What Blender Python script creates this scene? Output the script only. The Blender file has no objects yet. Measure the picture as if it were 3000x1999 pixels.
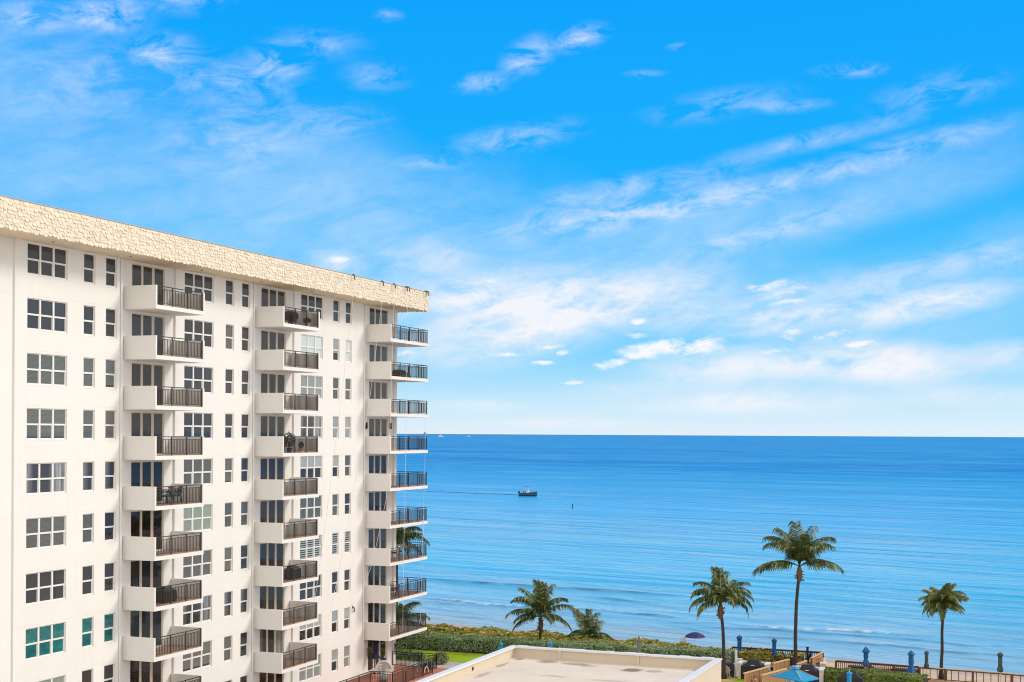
import bpy, math, random
from mathutils import Vector, Matrix, noise as mnoise
R=math.radians
rnd=random.Random(7)
sc=bpy.context.scene
COL=sc.collection
# ------------------------------------------------------------------ frame of the place
F=4167.0; ROLL=0.0051; CX=1500.0; CY=1270.0; EYE=17.83; SEA=-3.2
TH=R(21.24); U=Vector((math.sin(TH),math.cos(TH),0)); NR=Vector((math.cos(TH),-math.sin(TH),0))
W0=Vector((-21.272,78.10,0)); ROTZ=math.pi/2-TH
def unroll(x,y):
    dx=x-CX; dy=y-CY
    return dx+dy*ROLL, dy-dx*ROLL
def g(x,y,z=0.0):
    xr,yr=unroll(x,y); D=F*(EYE-z)/yr
    return Vector((xr/F*D,D,z))
def at(x,y,D):
    xr,yr=unroll(x,y)
    return Vector((xr/F*D,D,EYE-yr/F*D))
def L(a,t,z=0.0):          # a metres out from the facade, t metres along it
    p=W0+a*NR+t*U
    return Vector((p.x,p.y,z))
def s2l(c):
    return tuple(((v/255)/12.92 if v/255<=.04045 else ((v/255+.055)/1.055)**2.4) for v in c)
# ------------------------------------------------------------------ mesh helpers
class MB:
    def __init__(s): s.v=[]; s.f=[]; s.m=[]
    def face(s,pts,m=0):
        b=len(s.v); s.v+= [tuple(p) for p in pts]; s.f.append(tuple(range(b,b+len(pts)))); s.m.append(m)
    def box(s,x0,x1,y0,y1,z0,z1,m=0,skip=''):
        b=len(s.v)
        s.v+=[(x0,y0,z0),(x1,y0,z0),(x1,y1,z0),(x0,y1,z0),(x0,y0,z1),(x1,y0,z1),(x1,y1,z1),(x0,y1,z1)]
        for k,q in (('b',(0,3,2,1)),('t',(4,5,6,7)),('f',(0,1,5,4)),('r',(1,2,6,5)),('k',(2,3,7,6)),('l',(3,0,4,7))):
            if k in skip: continue
            s.f.append(tuple(b+i for i in q)); s.m.append(m)
    def bar(s,p,q,w,h=None,m=0,up=Vector((0,0,1))):
        p=Vector(p); q=Vector(q); h=h or w
        d=(q-p).normalized()
        if abs(d.dot(up))>.95: up=Vector((0,1,0)) if abs(d.y)<.9 else Vector((1,0,0))
        a=d.cross(up).normalized()*w/2; c=a.cross(d).normalized()*h/2
        b=len(s.v)
        for o in (p,q):
            s.v+=[tuple(o-a-c),tuple(o+a-c),tuple(o+a+c),tuple(o-a+c)]
        for f in ((0,1,5,4),(1,2,6,5),(2,3,7,6),(3,0,4,7),(3,2,1,0),(4,5,6,7)):
            s.f.append(tuple(b+i for i in f)); s.m.append(m)
    def tube(s,pts,rad,n=8,m=0,cap=True):
        pts=[Vector(p) for p in pts]
        if not hasattr(rad,'__len__'): rad=[rad]*len(pts)
        b=len(s.v); ref=Vector((.31,.95,.05))
        for i,p in enumerate(pts):
            d=(pts[min(i+1,len(pts)-1)]-pts[max(i-1,0)])
            if d.length<1e-6: d=Vector((0,0,1))
            d.normalize()
            a=d.cross(ref)
            if a.length<.1: a=d.cross(Vector((1,0,0)))
            a.normalize(); c=d.cross(a)
            for k in range(n):
                w=2*math.pi*k/n
                s.v.append(tuple(p+rad[i]*(math.cos(w)*a+math.sin(w)*c)))
        for i in range(len(pts)-1):
            for k in range(n):
                k2=(k+1)%n
                s.f.append((b+i*n+k,b+i*n+k2,b+(i+1)*n+k2,b+(i+1)*n+k)); s.m.append(m)
        if cap:
            s.f.append(tuple(b+k for k in range(n))[::-1]); s.m.append(m)
            e=b+(len(pts)-1)*n; s.f.append(tuple(e+k for k in range(n))); s.m.append(m)
    def lathe(s,prof,n=16,m=0,fold=None,c=(0,0)):
        b=len(s.v)
        for i,(r,z) in enumerate(prof):
            for k in range(n):
                w=2*math.pi*k/n; rr=r*(fold(w,i) if fold else 1)
                s.v.append((c[0]+rr*math.cos(w),c[1]+rr*math.sin(w),z))
        for i in range(len(prof)-1):
            for k in range(n):
                k2=(k+1)%n
                s.f.append((b+i*n+k,b+i*n+k2,b+(i+1)*n+k2,b+(i+1)*n+k)); s.m.append(m)
    def loft(s,rings,m=0,cap=True):
        b=len(s.v); n=len(rings[0])
        for r in rings: s.v+=[tuple(p) for p in r]
        for i in range(len(rings)-1):
            for k in range(n):
                k2=(k+1)%n
                s.f.append((b+i*n+k,b+i*n+k2,b+(i+1)*n+k2,b+(i+1)*n+k)); s.m.append(m)
        if cap:
            s.f.append(tuple(b+k for k in range(n))[::-1]); s.m.append(m)
            e=b+(len(rings)-1)*n; s.f.append(tuple(e+k for k in range(n))); s.m.append(m)
    def mesh(s,name,mats,smooth=False):
        me=bpy.data.meshes.new(name); me.from_pydata(s.v,[],s.f)
        for mt in (mats if isinstance(mats,(list,tuple)) else [mats]): me.materials.append(mt)
        me.polygons.foreach_set('material_index',s.m)
        if smooth: me.polygons.foreach_set('use_smooth',[True]*len(s.f))
        me.update(); return me
    def build(s,name,mats,parent=None,loc=None,smooth=False):
        o=bpy.data.objects.new(name,s.mesh(name,mats,smooth)); COL.objects.link(o)
        if parent: o.parent=parent
        if loc is not None: o.location=loc
        return o
def tag(o,label=None,cat=None,group=None,kind=None):
    if label: o['label']=label
    if cat: o['category']=cat
    if group: o['group']=group
    if kind: o['kind']=kind
    return o
def empty(name,loc=(0,0,0),rz=0.0,label=None,cat=None,group=None):
    o=bpy.data.objects.new(name,None); o.empty_display_size=.3; COL.objects.link(o)
    o.location=loc; o.rotation_euler=(0,0,rz)
    return tag(o,label,cat,group)
def copy_tree(o,parent=None):
    c=o.copy(); COL.objects.link(c); c.parent=parent
    for ch in list(o.children): copy_tree(ch,c)
    return c
def dup(o,loc,rz,label,group=None):
    c=copy_tree(o); c.location=loc; c.rotation_euler=(0,0,rz); c['label']=label
    if group: c['group']=group
    return c
def setmat(o,m,i=0):
    o.material_slots[i].link='OBJECT'; o.material_slots[i].material=m
# ------------------------------------------------------------------ materials
class NT:
    def __init__(s,tree): s.t=tree; s.t.nodes.clear()
    def n(s,typ,**k):
        nd=s.t.nodes.new('ShaderNode'+typ)
        for a,b in k.items():
            if a.startswith('i_'):
                key=a[2:]; key=int(key) if key.isdigit() else key.replace('_',' ')
                s.put(nd,key,b)
            else: setattr(nd,a,b)
        return nd
    def put(s,nd,key,b):
        sk=nd.inputs[key]
        if isinstance(b,bpy.types.NodeSocket): s.t.links.new(b,sk)
        elif isinstance(b,bpy.types.Node): s.t.links.new(b.outputs[0],sk)
        else:
            if hasattr(sk.default_value,'__len__') and len(sk.default_value)==4 and len(b)==3: b=tuple(b)+(1,)
            sk.default_value=b
    def math(s,op,a,b=None,c=None,clamp=False):
        nd=s.n('Math',operation=op,use_clamp=clamp); s.put(nd,0,a)
        if b is not None: s.put(nd,1,b)
        if c is not None: s.put(nd,2,c)
        return nd.outputs[0]
    def mix(s,f,a,b,blend='MIX'):
        nd=s.n('Mix',data_type='RGBA',blend_type=blend); s.put(nd,0,f); s.put(nd,6,a); s.put(nd,7,b)
        return nd.outputs[2]
    def ramp(s,f,stops,interp='LINEAR'):
        nd=s.n('ValToRGB'); cr=nd.color_ramp; cr.interpolation=interp
        while len(cr.elements)<len(stops): cr.elements.new(.5)
        for e,(p,c) in zip(cr.elements,stops):
            e.position=p; e.color=tuple(c)+((1,) if len(c)==3 else ()) if hasattr(c,'__len__') else (c,c,c,1)
        s.put(nd,0,f); return nd.outputs[0]
    def noise(s,vec,scale,detail=3,rough=.5,dist=0.0):
        nd=s.n('TexNoise'); 
        if vec is not None: s.put(nd,'Vector',vec)
        nd.inputs['Scale'].default_value=scale; nd.inputs['Detail'].default_value=detail; nd.inputs['Roughness'].default_value=rough; nd.inputs['Distortion'].default_value=dist
        return nd.outputs[0]
    def mapr(s,x,a,b,c=0.0,d=1.0,smooth=False):
        nd=s.n('MapRange',interpolation_type='SMOOTHSTEP' if smooth else 'LINEAR',clamp=True)
        for i,v in enumerate((x,a,b,c,d)): s.put(nd,i,v)
        return nd.outputs[0]
    def map(s,vec,loc=(0,0,0),rot=(0,0,0),scale=(1,1,1),typ='POINT'):
        nd=s.n('Mapping',vector_type=typ); s.put(nd,0,vec); nd.inputs[1].default_value=loc; nd.inputs[2].default_value=rot; nd.inputs[3].default_value=scale
        return nd.outputs[0]
def newmat(name):
    m=bpy.data.materials.new(name); m.use_nodes=True
    return m,NT(m.node_tree)
def finish(nt,color,rough=.6,bump=None,bstr=.3,bdist=.02,spec=.5,**kw):
    p=nt.n('BsdfPrincipled'); nt.put(p,'Base Color',color); nt.put(p,'Roughness',rough); nt.put(p,'Specular IOR Level',spec)
    for k,v in kw.items(): nt.put(p,k.replace('_',' '),v)
    if bump is not None:
        b=nt.n('Bump'); b.inputs['Strength'].default_value=bstr; b.inputs['Distance'].default_value=bdist; nt.put(b,'Height',bump); nt.put(p,'Normal',b.outputs[0])
    o=nt.n('OutputMaterial'); nt.put(o,0,p.outputs[0]); return p
def plain(name,c,rough=.6,var=.12,scale=4.0,bump=0.0,spec=.4,isl=0.0,**kw):
    m,nt=newmat(name); tc=nt.n('TexCoord').outputs['Object']
    f=nt.noise(tc,scale,5,.6)
    k=nt.mapr(f,.25,.75,1-var,1+var)
    if isl:
        ge=nt.n('NewGeometry').outputs['Random Per Island']
        k=nt.math('MULTIPLY',k,nt.mapr(ge,0,1,1-isl,1+isl))
    cc=nt.n('VectorMath',operation='SCALE'); cc.inputs[0].default_value=c[:3]; nt.put(cc,'Scale',k)
    finish(nt,cc.outputs[0],rough,nt.noise(tc,scale*9,4,.65) if bump else None,bump,.02,spec,**kw)
    return m
M={}
def wall_mat(name,c,lines=True):
    m,nt=newmat(name); tc=nt.n('TexCoord').outputs['Object']
    f=nt.noise(tc,.35,5,.6); f2=nt.noise(nt.map(tc,scale=(2.2,2.2,.25)),1.4,4,.6)
    k=nt.math('MULTIPLY',nt.mapr(f,.3,.7,.97,1.02),nt.mapr(f2,.3,.75,1.01,.985))
    col=nt.mix(nt.mapr(f2,.55,.8,0,.25),c,tuple(v*w for v,w in zip(c,(.93,.90,.85))))
    sp=nt.n('SeparateXYZ'); nt.put(sp,0,tc)
    h=nt.noise(tc,14,5,.7)
    if lines:
        fr=nt.math('FRACT',nt.math('ADD',nt.math('DIVIDE',sp.outputs[2],2.75),.06))
        ln=nt.math('LESS_THAN',fr,.008)
        k=nt.math('MULTIPLY',k,nt.math('SUBTRACT',1,nt.math('MULTIPLY',ln,.06)))
        h=nt.math('SUBTRACT',nt.math('MULTIPLY',h,.12),ln)
    cc=nt.n('VectorMath',operation='SCALE'); nt.put(cc,0,col); nt.put(cc,'Scale',k)
    finish(nt,cc.outputs[0],.85,h,.35,.01,.25); return m
M['stucco']=wall_mat('stucco_cream',(.83,.806,.768))
M['stucco_plain']=wall_mat('stucco_balcony',(.82,.79,.745),False)
M['soffit']=plain('soffit_paint',(.74,.62,.44),.8,.06,.5,.1)
M['shake']=plain('mansard_shake',(.775,.68,.535),.75,.08,2.0,.25,isl=.07)
M['white']=plain('white_frame',(.82,.80,.77),.45,.04)
M['cream_frame']=plain('cream_frame',(.72,.63,.50),.5,.05)
M['tile']=plain('balcony_tile',(.50,.33,.24),.6,.12,3)
M['bronze']=plain('bronze_rail',(.042,.035,.030),.45,.2,3,spec=.5)
M['blackmetal']=plain('black_metal',(.022,.02,.019),.5,.2,3)
M['black_cover']=plain('black_cover',(.018,.017,.018),.55,.3,3,.3)
M['terracotta']=plain('terracotta',(.52,.17,.07),.7,.15)
M['pot_cream']=plain('pot_cream',(.70,.55,.36),.7,.15)
M['teak']=plain('deck_wood',(.36,.20,.085),.7,.22,5,.2)
M['teak_dark']=plain('rail_wood_dark',(.13,.065,.03),.7,.25,5,.2)
M['teak_light']=plain('cap_wood_light',(.66,.44,.21),.65,.15,5,.2)
M['concrete']=plain('concrete',(.50,.45,.40),.85,.12,1.5,.3)
M['concrete_lilac']=plain('paving',(.46,.42,.42),.85,.12,1.2,.25)
M['block']=plain('counter_block',(.60,.52,.46),.8,.12,2,.2)
M['coping']=plain('white_coping',(.80,.80,.80),.35,.05,2)
M['parapet']=wall_mat('parapet_beige',(.70,.60,.455),False)
M['rope']=plain('white_rope',(.78,.74,.68),.8,.1)
M['rope_dark']=plain('dark_rope',(.04,.035,.03),.7,.2)
M['navy']=plain('navy_canvas',(.012,.016,.055),.8,.2,3)
M['blue_canvas']=plain('blue_canvas',(.012,.115,.30),.75,.18,3)
M['sky_canvas']=plain('sky_blue_canvas',(.02,.30,.58),.75,.1,2)
M['grey_canvas']=plain('grey_canvas',(.20,.21,.20),.8,.35,6)
M['camo_canvas']=plain('dark_canvas',(.055,.085,.095),.8,.6,5)
M['mulch']=plain('mulch',(.30,.17,.10),.9,.45,9,.6)
M['woodchip']=plain('woodchip',(.55,.36,.20),.9,.35,9,.6)
M['brick']=plain('red_paver',(.50,.20,.125),.8,.16,3,.3)
M['olive']=plain('olive_plastic',(.33,.31,.09),.5,.1)
M['pale']=plain('pale_plastic',(.62,.58,.44),.5,.1)
M['whiteplastic']=plain('white_plastic',(.80,.79,.77),.4,.05)
M['skin']=plain('skin',(.46,.25,.15),.55,.1)
M['shirt']=plain('shirt_cloth',(.10,.10,.12),.8,.1)
M['shorts']=plain('shorts_cloth',(.05,.09,.2),.8,.1)
M['teal_cushion']=plain('teal_cushion',(.02,.36,.37),.8,.1)
M['blue_cushion']=plain('blue_cushion',(.015,.03,.22),.8,.1)
M['pink_fabric']=plain('taupe_fabric',(.36,.26,.24),.8,.1)
M['trunk']=plain('palm_trunk',(.055,.04,.032),.9,.35,9,.6)
M['husk']=plain('palm_husk',(.17,.085,.045),.9,.4,6,.6)
M['hull']=plain('boat_hull',(.045,.075,.10),.35,.1)
M['dark']=plain('dark_fittings',(.02,.02,.022),.5,.2)
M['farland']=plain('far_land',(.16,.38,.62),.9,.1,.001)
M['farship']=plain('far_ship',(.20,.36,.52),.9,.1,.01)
def leafmat(name,stops,rough=.45,trans=.25,spec=.4):
    m,nt=newmat(name); r=nt.n('NewGeometry').outputs['Random Per Island']
    tc=nt.n('TexCoord').outputs['Object']
    f=nt.mapr(nt.noise(tc,.8,3,.6),.3,.7,-.22,.22)
    c=nt.ramp(nt.math('ADD',r,f,clamp=True),stops)
    p=nt.n('BsdfPrincipled'); nt.put(p,'Base Color',c); nt.put(p,'Roughness',rough); nt.put(p,'Specular IOR Level',spec)
    t=nt.n('BsdfTranslucent'); nt.put(t,0,c)
    mx=nt.n('MixShader'); nt.put(mx,0,trans); nt.put(mx,1,p.outputs[0]); nt.put(mx,2,t.outputs[0])
    o=nt.n('OutputMaterial'); nt.put(o,0,mx.outputs[0]); return m
M['frond']=leafmat('palm_frond',[(0,(.015,.028,.008)),(.4,(.05,.085,.014)),(.7,(.12,.17,.03)),(.9,(.27,.30,.10)),(1,(.48,.45,.27))],.4)
M['frond_pale']=leafmat('palm_frond_pale',[(0,(.05,.08,.02)),(.5,(.13,.18,.04)),(.85,(.26,.27,.08)),(1,(.36,.28,.12))],.4)
M['hedge']=leafmat('hedge_leaf',[(0,(.08,.13,.035)),(.4,(.25,.37,.13)),(.8,(.48,.60,.34)),(1,(.66,.74,.54))],.5)
M['hedge_right']=leafmat('hedge_leaf_bright',[(0,(.07,.11,.02)),(.4,(.17,.25,.045)),(.8,(.33,.41,.09)),(1,(.48,.52,.18))],.5)
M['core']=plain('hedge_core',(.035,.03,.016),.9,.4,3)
M['grape']=leafmat('sea_grape_leaf',[(0,(.05,.10,.012)),(.22,(.20,.30,.03)),(.42,(.44,.46,.05)),(.6,(.62,.50,.09)),(.74,(.50,.24,.06)),(.86,(.60,.42,.16)),(.95,(.68,.56,.30)),(1,(.7,.66,.48))],.4)
M['bushvar']=leafmat('variegated_leaf',[(0,(.04,.06,.02)),(.5,(.14,.2,.06)),(1,(.45,.46,.35))],.5)
M['potleaf']=leafmat('pot_leaf',[(0,(.02,.03,.01)),(.6,(.06,.1,.02)),(1,(.16,.2,.05))],.5)
M['potdark']=leafmat('pot_leaf_dark',[(0,(.012,.012,.010)),(.7,(.03,.026,.022)),(1,(.08,.07,.05))],.5)
# grass
def grass():
    m,nt=newmat('lawn_grass'); tc=nt.n('TexCoord').outputs['Object']
    f=nt.noise(tc,.6,4,.6); f2=nt.noise(tc,30,3,.7)
    c=nt.ramp(nt.math('ADD',nt.math('MULTIPLY',f,.6),nt.math('MULTIPLY',f2,.4)),[(.3,(.20,.30,.006)),(.5,(.32,.46,.01)),(.72,(.45,.56,.03))])
    finish(nt,c,.8,f2,.8,.05,.2); return m
M['grass']=grass()
def sand():
    m,nt=newmat('beach_sand'); tc=nt.n('TexCoord').outputs['Object']
    f=nt.noise(tc,.35,5,.65); f2=nt.noise(tc,4,5,.7)
    c=nt.ramp(f,[(.25,(.42,.30,.20)),(.5,(.58,.43,.30)),(.75,(.66,.52,.38))])
    sp=nt.n('SeparateXYZ'); nt.put(sp,0,nt.n('NewGeometry').outputs['Position'])
    wet=nt.mapr(sp.outputs[2],-3.15,-2.75,1,0)
    c=nt.mix(nt.math('MULTIPLY',wet,.6),c,(.30,.24,.20))
    finish(nt,c,nt.mapr(wet,0,1,.9,.25),f2,.6,.06,.4); return m
M['sand']=sand()
# glass: dark panes with what stands behind them
def glass(name,base,var=.25,kind=None,refl=.5,light=(.3,.32,.32)):
    m,nt=newmat(name); oi=nt.n('ObjectInfo').outputs['Random']; tc=nt.n('TexCoord').outputs['Object']
    ge=nt.n('NewGeometry').outputs['Random Per Island']
    sp=nt.n('SeparateXYZ'); nt.put(sp,0,tc)
    k=nt.math('MULTIPLY',nt.mapr(oi,0,1,1-var,1+var),nt.mapr(ge,0,1,.88,1.12))
    col=base
    if kind=='blind':
        w=nt.math('PINGPONG',sp.outputs[2],.03); col=nt.mix(nt.mapr(w,0,.03,.15,1),tuple(v*.55 for v in light),light)
        cut=nt.math('GREATER_THAN',sp.outputs[2],nt.mapr(oi,0,1,-.2,.25)); col=nt.mix(cut,base,col)
    if kind=='white':
        col=nt.mix(nt.mapr(nt.noise(tc,1.5,2),.3,.7,0,.3),light,tuple(v*.8 for v in light))
    if kind=='curtain':
        f=nt.noise(nt.map(tc,scale=(1,1,.06)),7,3,.6)
        edge=nt.mapr(nt.math('PINGPONG',nt.math('ADD',sp.outputs[0],.35),1.55),.35,1.0,1,0)
        col=nt.mix(nt.math('MULTIPLY',edge,nt.mapr(f,.35,.65,.25,1)),base,light)
    if kind=='half':
        cut=nt.math('GREATER_THAN',sp.outputs[2],nt.mapr(oi,0,1,.5,.95)); col=nt.mix(cut,base,light)
    if kind=='shutter':
        w=nt.math('GREATER_THAN',nt.math('FRACT',nt.math('MULTIPLY',sp.outputs[2],6.5)),.42)
        w2=nt.math('GREATER_THAN',nt.math('FRACT',nt.math('MULTIPLY',sp.outputs[0],1.05)),.22)
        col=nt.mix(nt.math('MULTIPLY',w,w2),light,base)
    if kind=='teal':
        f=nt.noise(nt.map(tc,scale=(1,1,2)),1.6,3,.6,.8); col=nt.mix(nt.mapr(f,.4,.7),base,light)
    if kind=='tree':
        f=nt.noise(nt.map(tc,scale=(1.4,1,.7)),4,5,.75,.8); col=nt.mix(nt.mapr(f,.52,.66),base,light)
    cc=nt.n('VectorMath',operation='SCALE'); nt.put(cc,0,col); nt.put(cc,'Scale',k)
    b=nt.noise(tc,.9,2,.5)
    finish(nt,cc.outputs[0],.03,b,.05,.03,refl); return m
M['g_dark']=glass('glass_dark',(.042,.041,.045),.45)
M['g_brown']=glass('glass_brown',(.055,.045,.042))
M['g_blue']=glass('glass_blue',(.035,.048,.062))
M['g_blind']=glass('glass_blind',(.03,.033,.033),.2,'blind',light=(.13,.15,.145))
M['g_blind2']=glass('glass_blind_grey',(.03,.03,.03),.2,'blind',light=(.15,.145,.13))
M['g_white']=glass('glass_white_blind',(.05,.05,.05),.1,'white',light=(.58,.66,.66))
M['g_pale']=glass('glass_pale',(.05,.05,.05),.15,'white',light=(.27,.31,.31))
M['g_green']=glass('glass_pale_green',(.05,.05,.05),.12,'white',light=(.26,.31,.25))
M['g_curtain']=glass('glass_curtain',(.05,.047,.046),.2,'curtain',light=(.30,.31,.31))
M['g_half']=glass('glass_half_blind',(.035,.033,.032),.2,'half',light=(.33,.36,.36))
M['g_shut']=glass('glass_shutter',(.03,.04,.04),.1,'shutter',light=(.42,.47,.46))
M['g_teal']=glass('glass_teal',(.004,.115,.125),.1,'teal',light=(.01,.20,.20))
M['g_tree']=glass('glass_tree',(.018,.013,.012),.2,'tree',light=(.09,.07,.065))
# ------------------------------------------------------------------ the condominium
H=2.75; ZT=27.28
condo=empty('condominium',W0,ROTZ,'ten storey cream apartment block with shake clad mansard edge and stacked balconies beside the sea','building')
SECT=[(-34.,-8.8,-.10,[]),
 (-8.8,-.18,0,[('T',-7.9),('S',-3.53),('S',-1.68)]),
 (-.18,4.75,-.12,[('D',.76)]),
 (4.75,13.42,0,[('T',5.65),('S',10.04),('S',11.90)]),
 (13.42,18.4,-.12,[('D',14.38)]),
 (18.4,28.79,0,[('T',19.30),('S',23.83),('S',25.68)]),
 (28.79,33.7,-.12,[('D',29.68)]),
 (33.7,34.14,0,[])]
WID={'T':3.05,'S':.94,'D':3.10}; LO={'T':.84,'S':.84,'D':.03}; HI={'T':2.47,'S':2.47,'D':2.42}
RV=.13
mb=MB()
for (t0,t1,off,ops) in SECT:
    y=-off
    tb=[t0]+[v for k,a in ops for v in (a,a+WID[k])]+[t1]
    for f in range(10):
        z0=f*H; z1=(f+1)*H if f<9 else ZT+.02
        for i in range(len(tb)-1):
            a,b=tb[i],tb[i+1]
            if i%2==0:
                mb.face([(a,y,z0),(b,y,z0),(b,y,z1),(a,y,z1)])
            else:
                k=ops[i//2][0]; l=z0+LO[k]; h=z0+HI[k]
                mb.face([(a,y,z0),(b,y,z0),(b,y,l),(a,y,l)]); mb.face([(a,y,h),(b,y,h),(b,y,z1),(a,y,z1)])
                q=y+RV
                mb.face([(a,y,l),(a,y,h),(a,q,h),(a,q,l)]); mb.face([(b,y,h),(b,y,l),(b,q,l),(b,q,h)])
                mb.face([(a,y,l),(a,q,l),(b,q,l),(b,y,l)]); mb.face([(a,y,h),(b,y,h),(b,q,h),(a,q,h)])
for i in range(len(SECT)-1):
    t=SECT[i][1]; ya=-SECT[i][2]; yb=-SECT[i+1][2]
    mb.face([(t,ya,0),(t,yb,0),(t,yb,ZT),(t,ya,ZT)])
# ends, back and foundation skirt
BK=17.0
mb.face([(34.14,0,0),(34.14,BK,0),(34.14,BK,ZT),(34.14,0,ZT)]); mb.face([(34.14,BK,0),(-34,BK,0),(-34,BK,ZT),(34.14,BK,ZT)]); mb.face([(-34,BK,0),(-34,.1,0),(-34,.1,ZT),(-34,BK,ZT)])
mb.build('wall',M['stucco'],condo)
# mansard : fascia backing + soffit + shakes
OV=1.98; TE=35.55; ZB=ZT; ZU=28.72
mb=MB()
mb.box(-34,TE-.02,-OV+.02,BK+1.5,ZB-.0,ZB+.16)
mb.build('soffit',M['soffit'],condo)
mb=MB(); mb.box(-34,TE-.03,-OV+.05,BK+1.4,ZB+.165,ZU-.02); mb.build('roof',M['concrete'],condo)
mb=MB()
def shakes(mb,p0,p1,out,rows=8):
    p0=Vector(p0); p1=Vector(p1); d=(p1-p0).normalized(); Ln=(p1-p0).length
    rh=(ZU-ZB)/rows; Z=Vector((0,0,1))
    for r in range(rows):
        x=-rnd.random()*.3
        while x<Ln:
            w=.21+rnd.random()*.17
            a=max(x,0); b=min(x+w-.004-(rnd.random()*.02),Ln)
            x+=w
            if b-a<.05: continue
            zt=ZU-r*rh+.05; zb=ZU-(r+1)*rh+(rnd.random()-.55)*.11
            if r==rows-1: zb=max(zb,ZB-.03)
            if r==0: zt=ZU+.028
            pr=.02+rnd.random()*.04; c=(b-a)*.28; sl=(rnd.random()-.5)*.05
            prof=[(a,zt),(a,zb+.07),(a+c*.35,zb+.02),(a+c,zb-sl),(b-c,zb+sl),(b-c*.35,zb+.025),(b,zb+.07),(b,zt)]
            fr=[p0+d*u_+Z*z_+out*(.012+(zt-z_)/(zt-zb+.01)*pr) for u_,z_ in prof]
            bk=[p0+d*u_+Z*z_-out*.01 for u_,z_ in prof]
            mb.face(fr)
            for i in range(7): mb.face([fr[i+1],fr[i],bk[i],bk[i+1]])
shakes(mb,(-34,-OV,0),(TE,-OV,0),Vector((0,-1,0)))
shakes(mb,(TE,-OV,0),(TE,BK,0),Vector((1,0,0)))
mb.build('mansard_shingles',M['shake'],condo)
mb=MB(); mb.box(-34,TE+.06,-OV-.075,-OV+.2,ZU+.03,ZU+.042); mb.build('drip_edge',M['soffit'],condo)
for i,t in enumerate((-7.2,-.9,5.9,12.6,19,25,31)):
    mb=MB(); mb.lathe([(.0,0),(.08,0),(.08,-.015),(.05,-.02),(0,-.02)],10); mb.build('soffit_vent',M['dark'],condo,(t,-1.0,ZB-.002))
for t in (-.42,13.2,28.55):
    mb=MB(); mb.tube([(0,-.05,2.6 if t>0 else 0),(0,-.05,ZB-.02)],.035,8); mb.build('downpipe',M['stucco_plain'],condo,(t,0,0))
# windows : frame part with pane sub-part
def win_mesh(w,h,cols):
    fr=MB(); pn=MB(); e=.055; mu=.12; mid=h*.5
    fr.box(0,w,0,.05,0,.10); fr.box(0,w,0,.05,h-e,h); fr.box(0,e,0,.05,.10,h-e); fr.box(w-e,w,0,.05,.10,h-e)
    fr.box(-.0,w,-.06,-.001,0,.045)
    pw=(w-2*e-(cols-1)*mu)/cols
    for c in range(cols):
        a=e+c*(pw+mu); b=a+pw
        if c: fr.box(a-mu,a,-.012,.052,.045,h-e-.002)
        fr.box(a,b,.004,.05,mid-.045,mid+.045)
        s=.035
        fr.box(a,a+s,.03,.058,.10,mid-.045); fr.box(b-s,b,.03,.058,.10,mid-.045); fr.box(a+s,b-s,.03,.058,.10,.13)
        pn.face([(a,.035,mid+.045),(b,.035,mid+.045),(b,.035,h-e),(a,.035,h-e)])
        pn.face([(a+s,.056,.13),(b-s,.056,.13),(b-s,.056,mid-.045),(a+s,.056,mid-.045)])
    return fr.mesh('window_frame_mesh',M['white']),pn.mesh('pane_mesh',M['g_dark'])
def door_mesh(w,h):
    fr=MB(); pn=MB(); e=.06; mu=.14
    fr.box(0,w,0,.10,h-.07,h); fr.box(0,e,0,.10,0,h-.07); fr.box(w-e,w,0,.10,0,h-.07); fr.box(e,w-e,0,.10,0,.06)
    pw=(w-2*e-2*mu)/3
    for c in range(3):
        a=e+c*(pw+mu); b=a+pw
        if c: fr.box(a-mu,a,(.01,.045)[c-1],.098,.06,h-.07)
        y=.05+.02*(c%2)
        fr.box(a,a+.04,y-.02,y+.02,.06,h-.07); fr.box(b-.04,b,y-.02,y+.02,.06,h-.07); 
        pn.face([(a+.04,y,.06),(b-.04,y,.06),(b-.04,y,h-.07),(a+.04,y,h-.07)])
    return fr.mesh('door_frame_mesh',M['cream_frame']),pn.mesh('door_pane_mesh',M['g_dark'])
MS={'T':win_mesh(3.05,1.63,3),'S':win_mesh(.94,1.63,1),'D':door_mesh(3.10,2.39)}
# what shows behind each pane, top floor first
PA={'A':['dark','blue','blind','blind','curtain','blind2','brown','teal','green','blind'],
 's1':['dark','blue','blind','blind','curtain','blind2','brown','teal','brown','blind'],
 's2':['dark','dark','blind','blind2','curtain','dark','brown','teal','dark','dark'],
 'D1':['dark','blue','dark','dark','dark','tree','dark','blue','tree','dark'],
 'B':['dark','dark','blue','blue','blind2','green','blind2','curtain','blind2','blind'],
 's3':['dark','blind2','dark','dark','blind2','blind2','blind2','curtain','blind2','dark'],
 's4':['dark','brown','dark','dark','dark','blind2','dark','curtain','dark','dark'],
 'D2':['dark','dark','dark','blue','dark','brown','dark','brown','curtain','tree'],
 'C':['dark','white','pale','curtain','half','blind','shut','dark','half','pale'],
 's5':['blue','half','blind','pale','half','blind','shut','dark','half','half'],
 's6':['blue','white','blind','pale','blind','brown','shut','dark','half','pale'],
 'D3':['dark','blue','dark','dark','dark','tree','dark','dark','dark','dark']}
keys=iter(['A','s1','s2','D1','B','s3','s4','D2','C','s5','s6','D3'])
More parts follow.
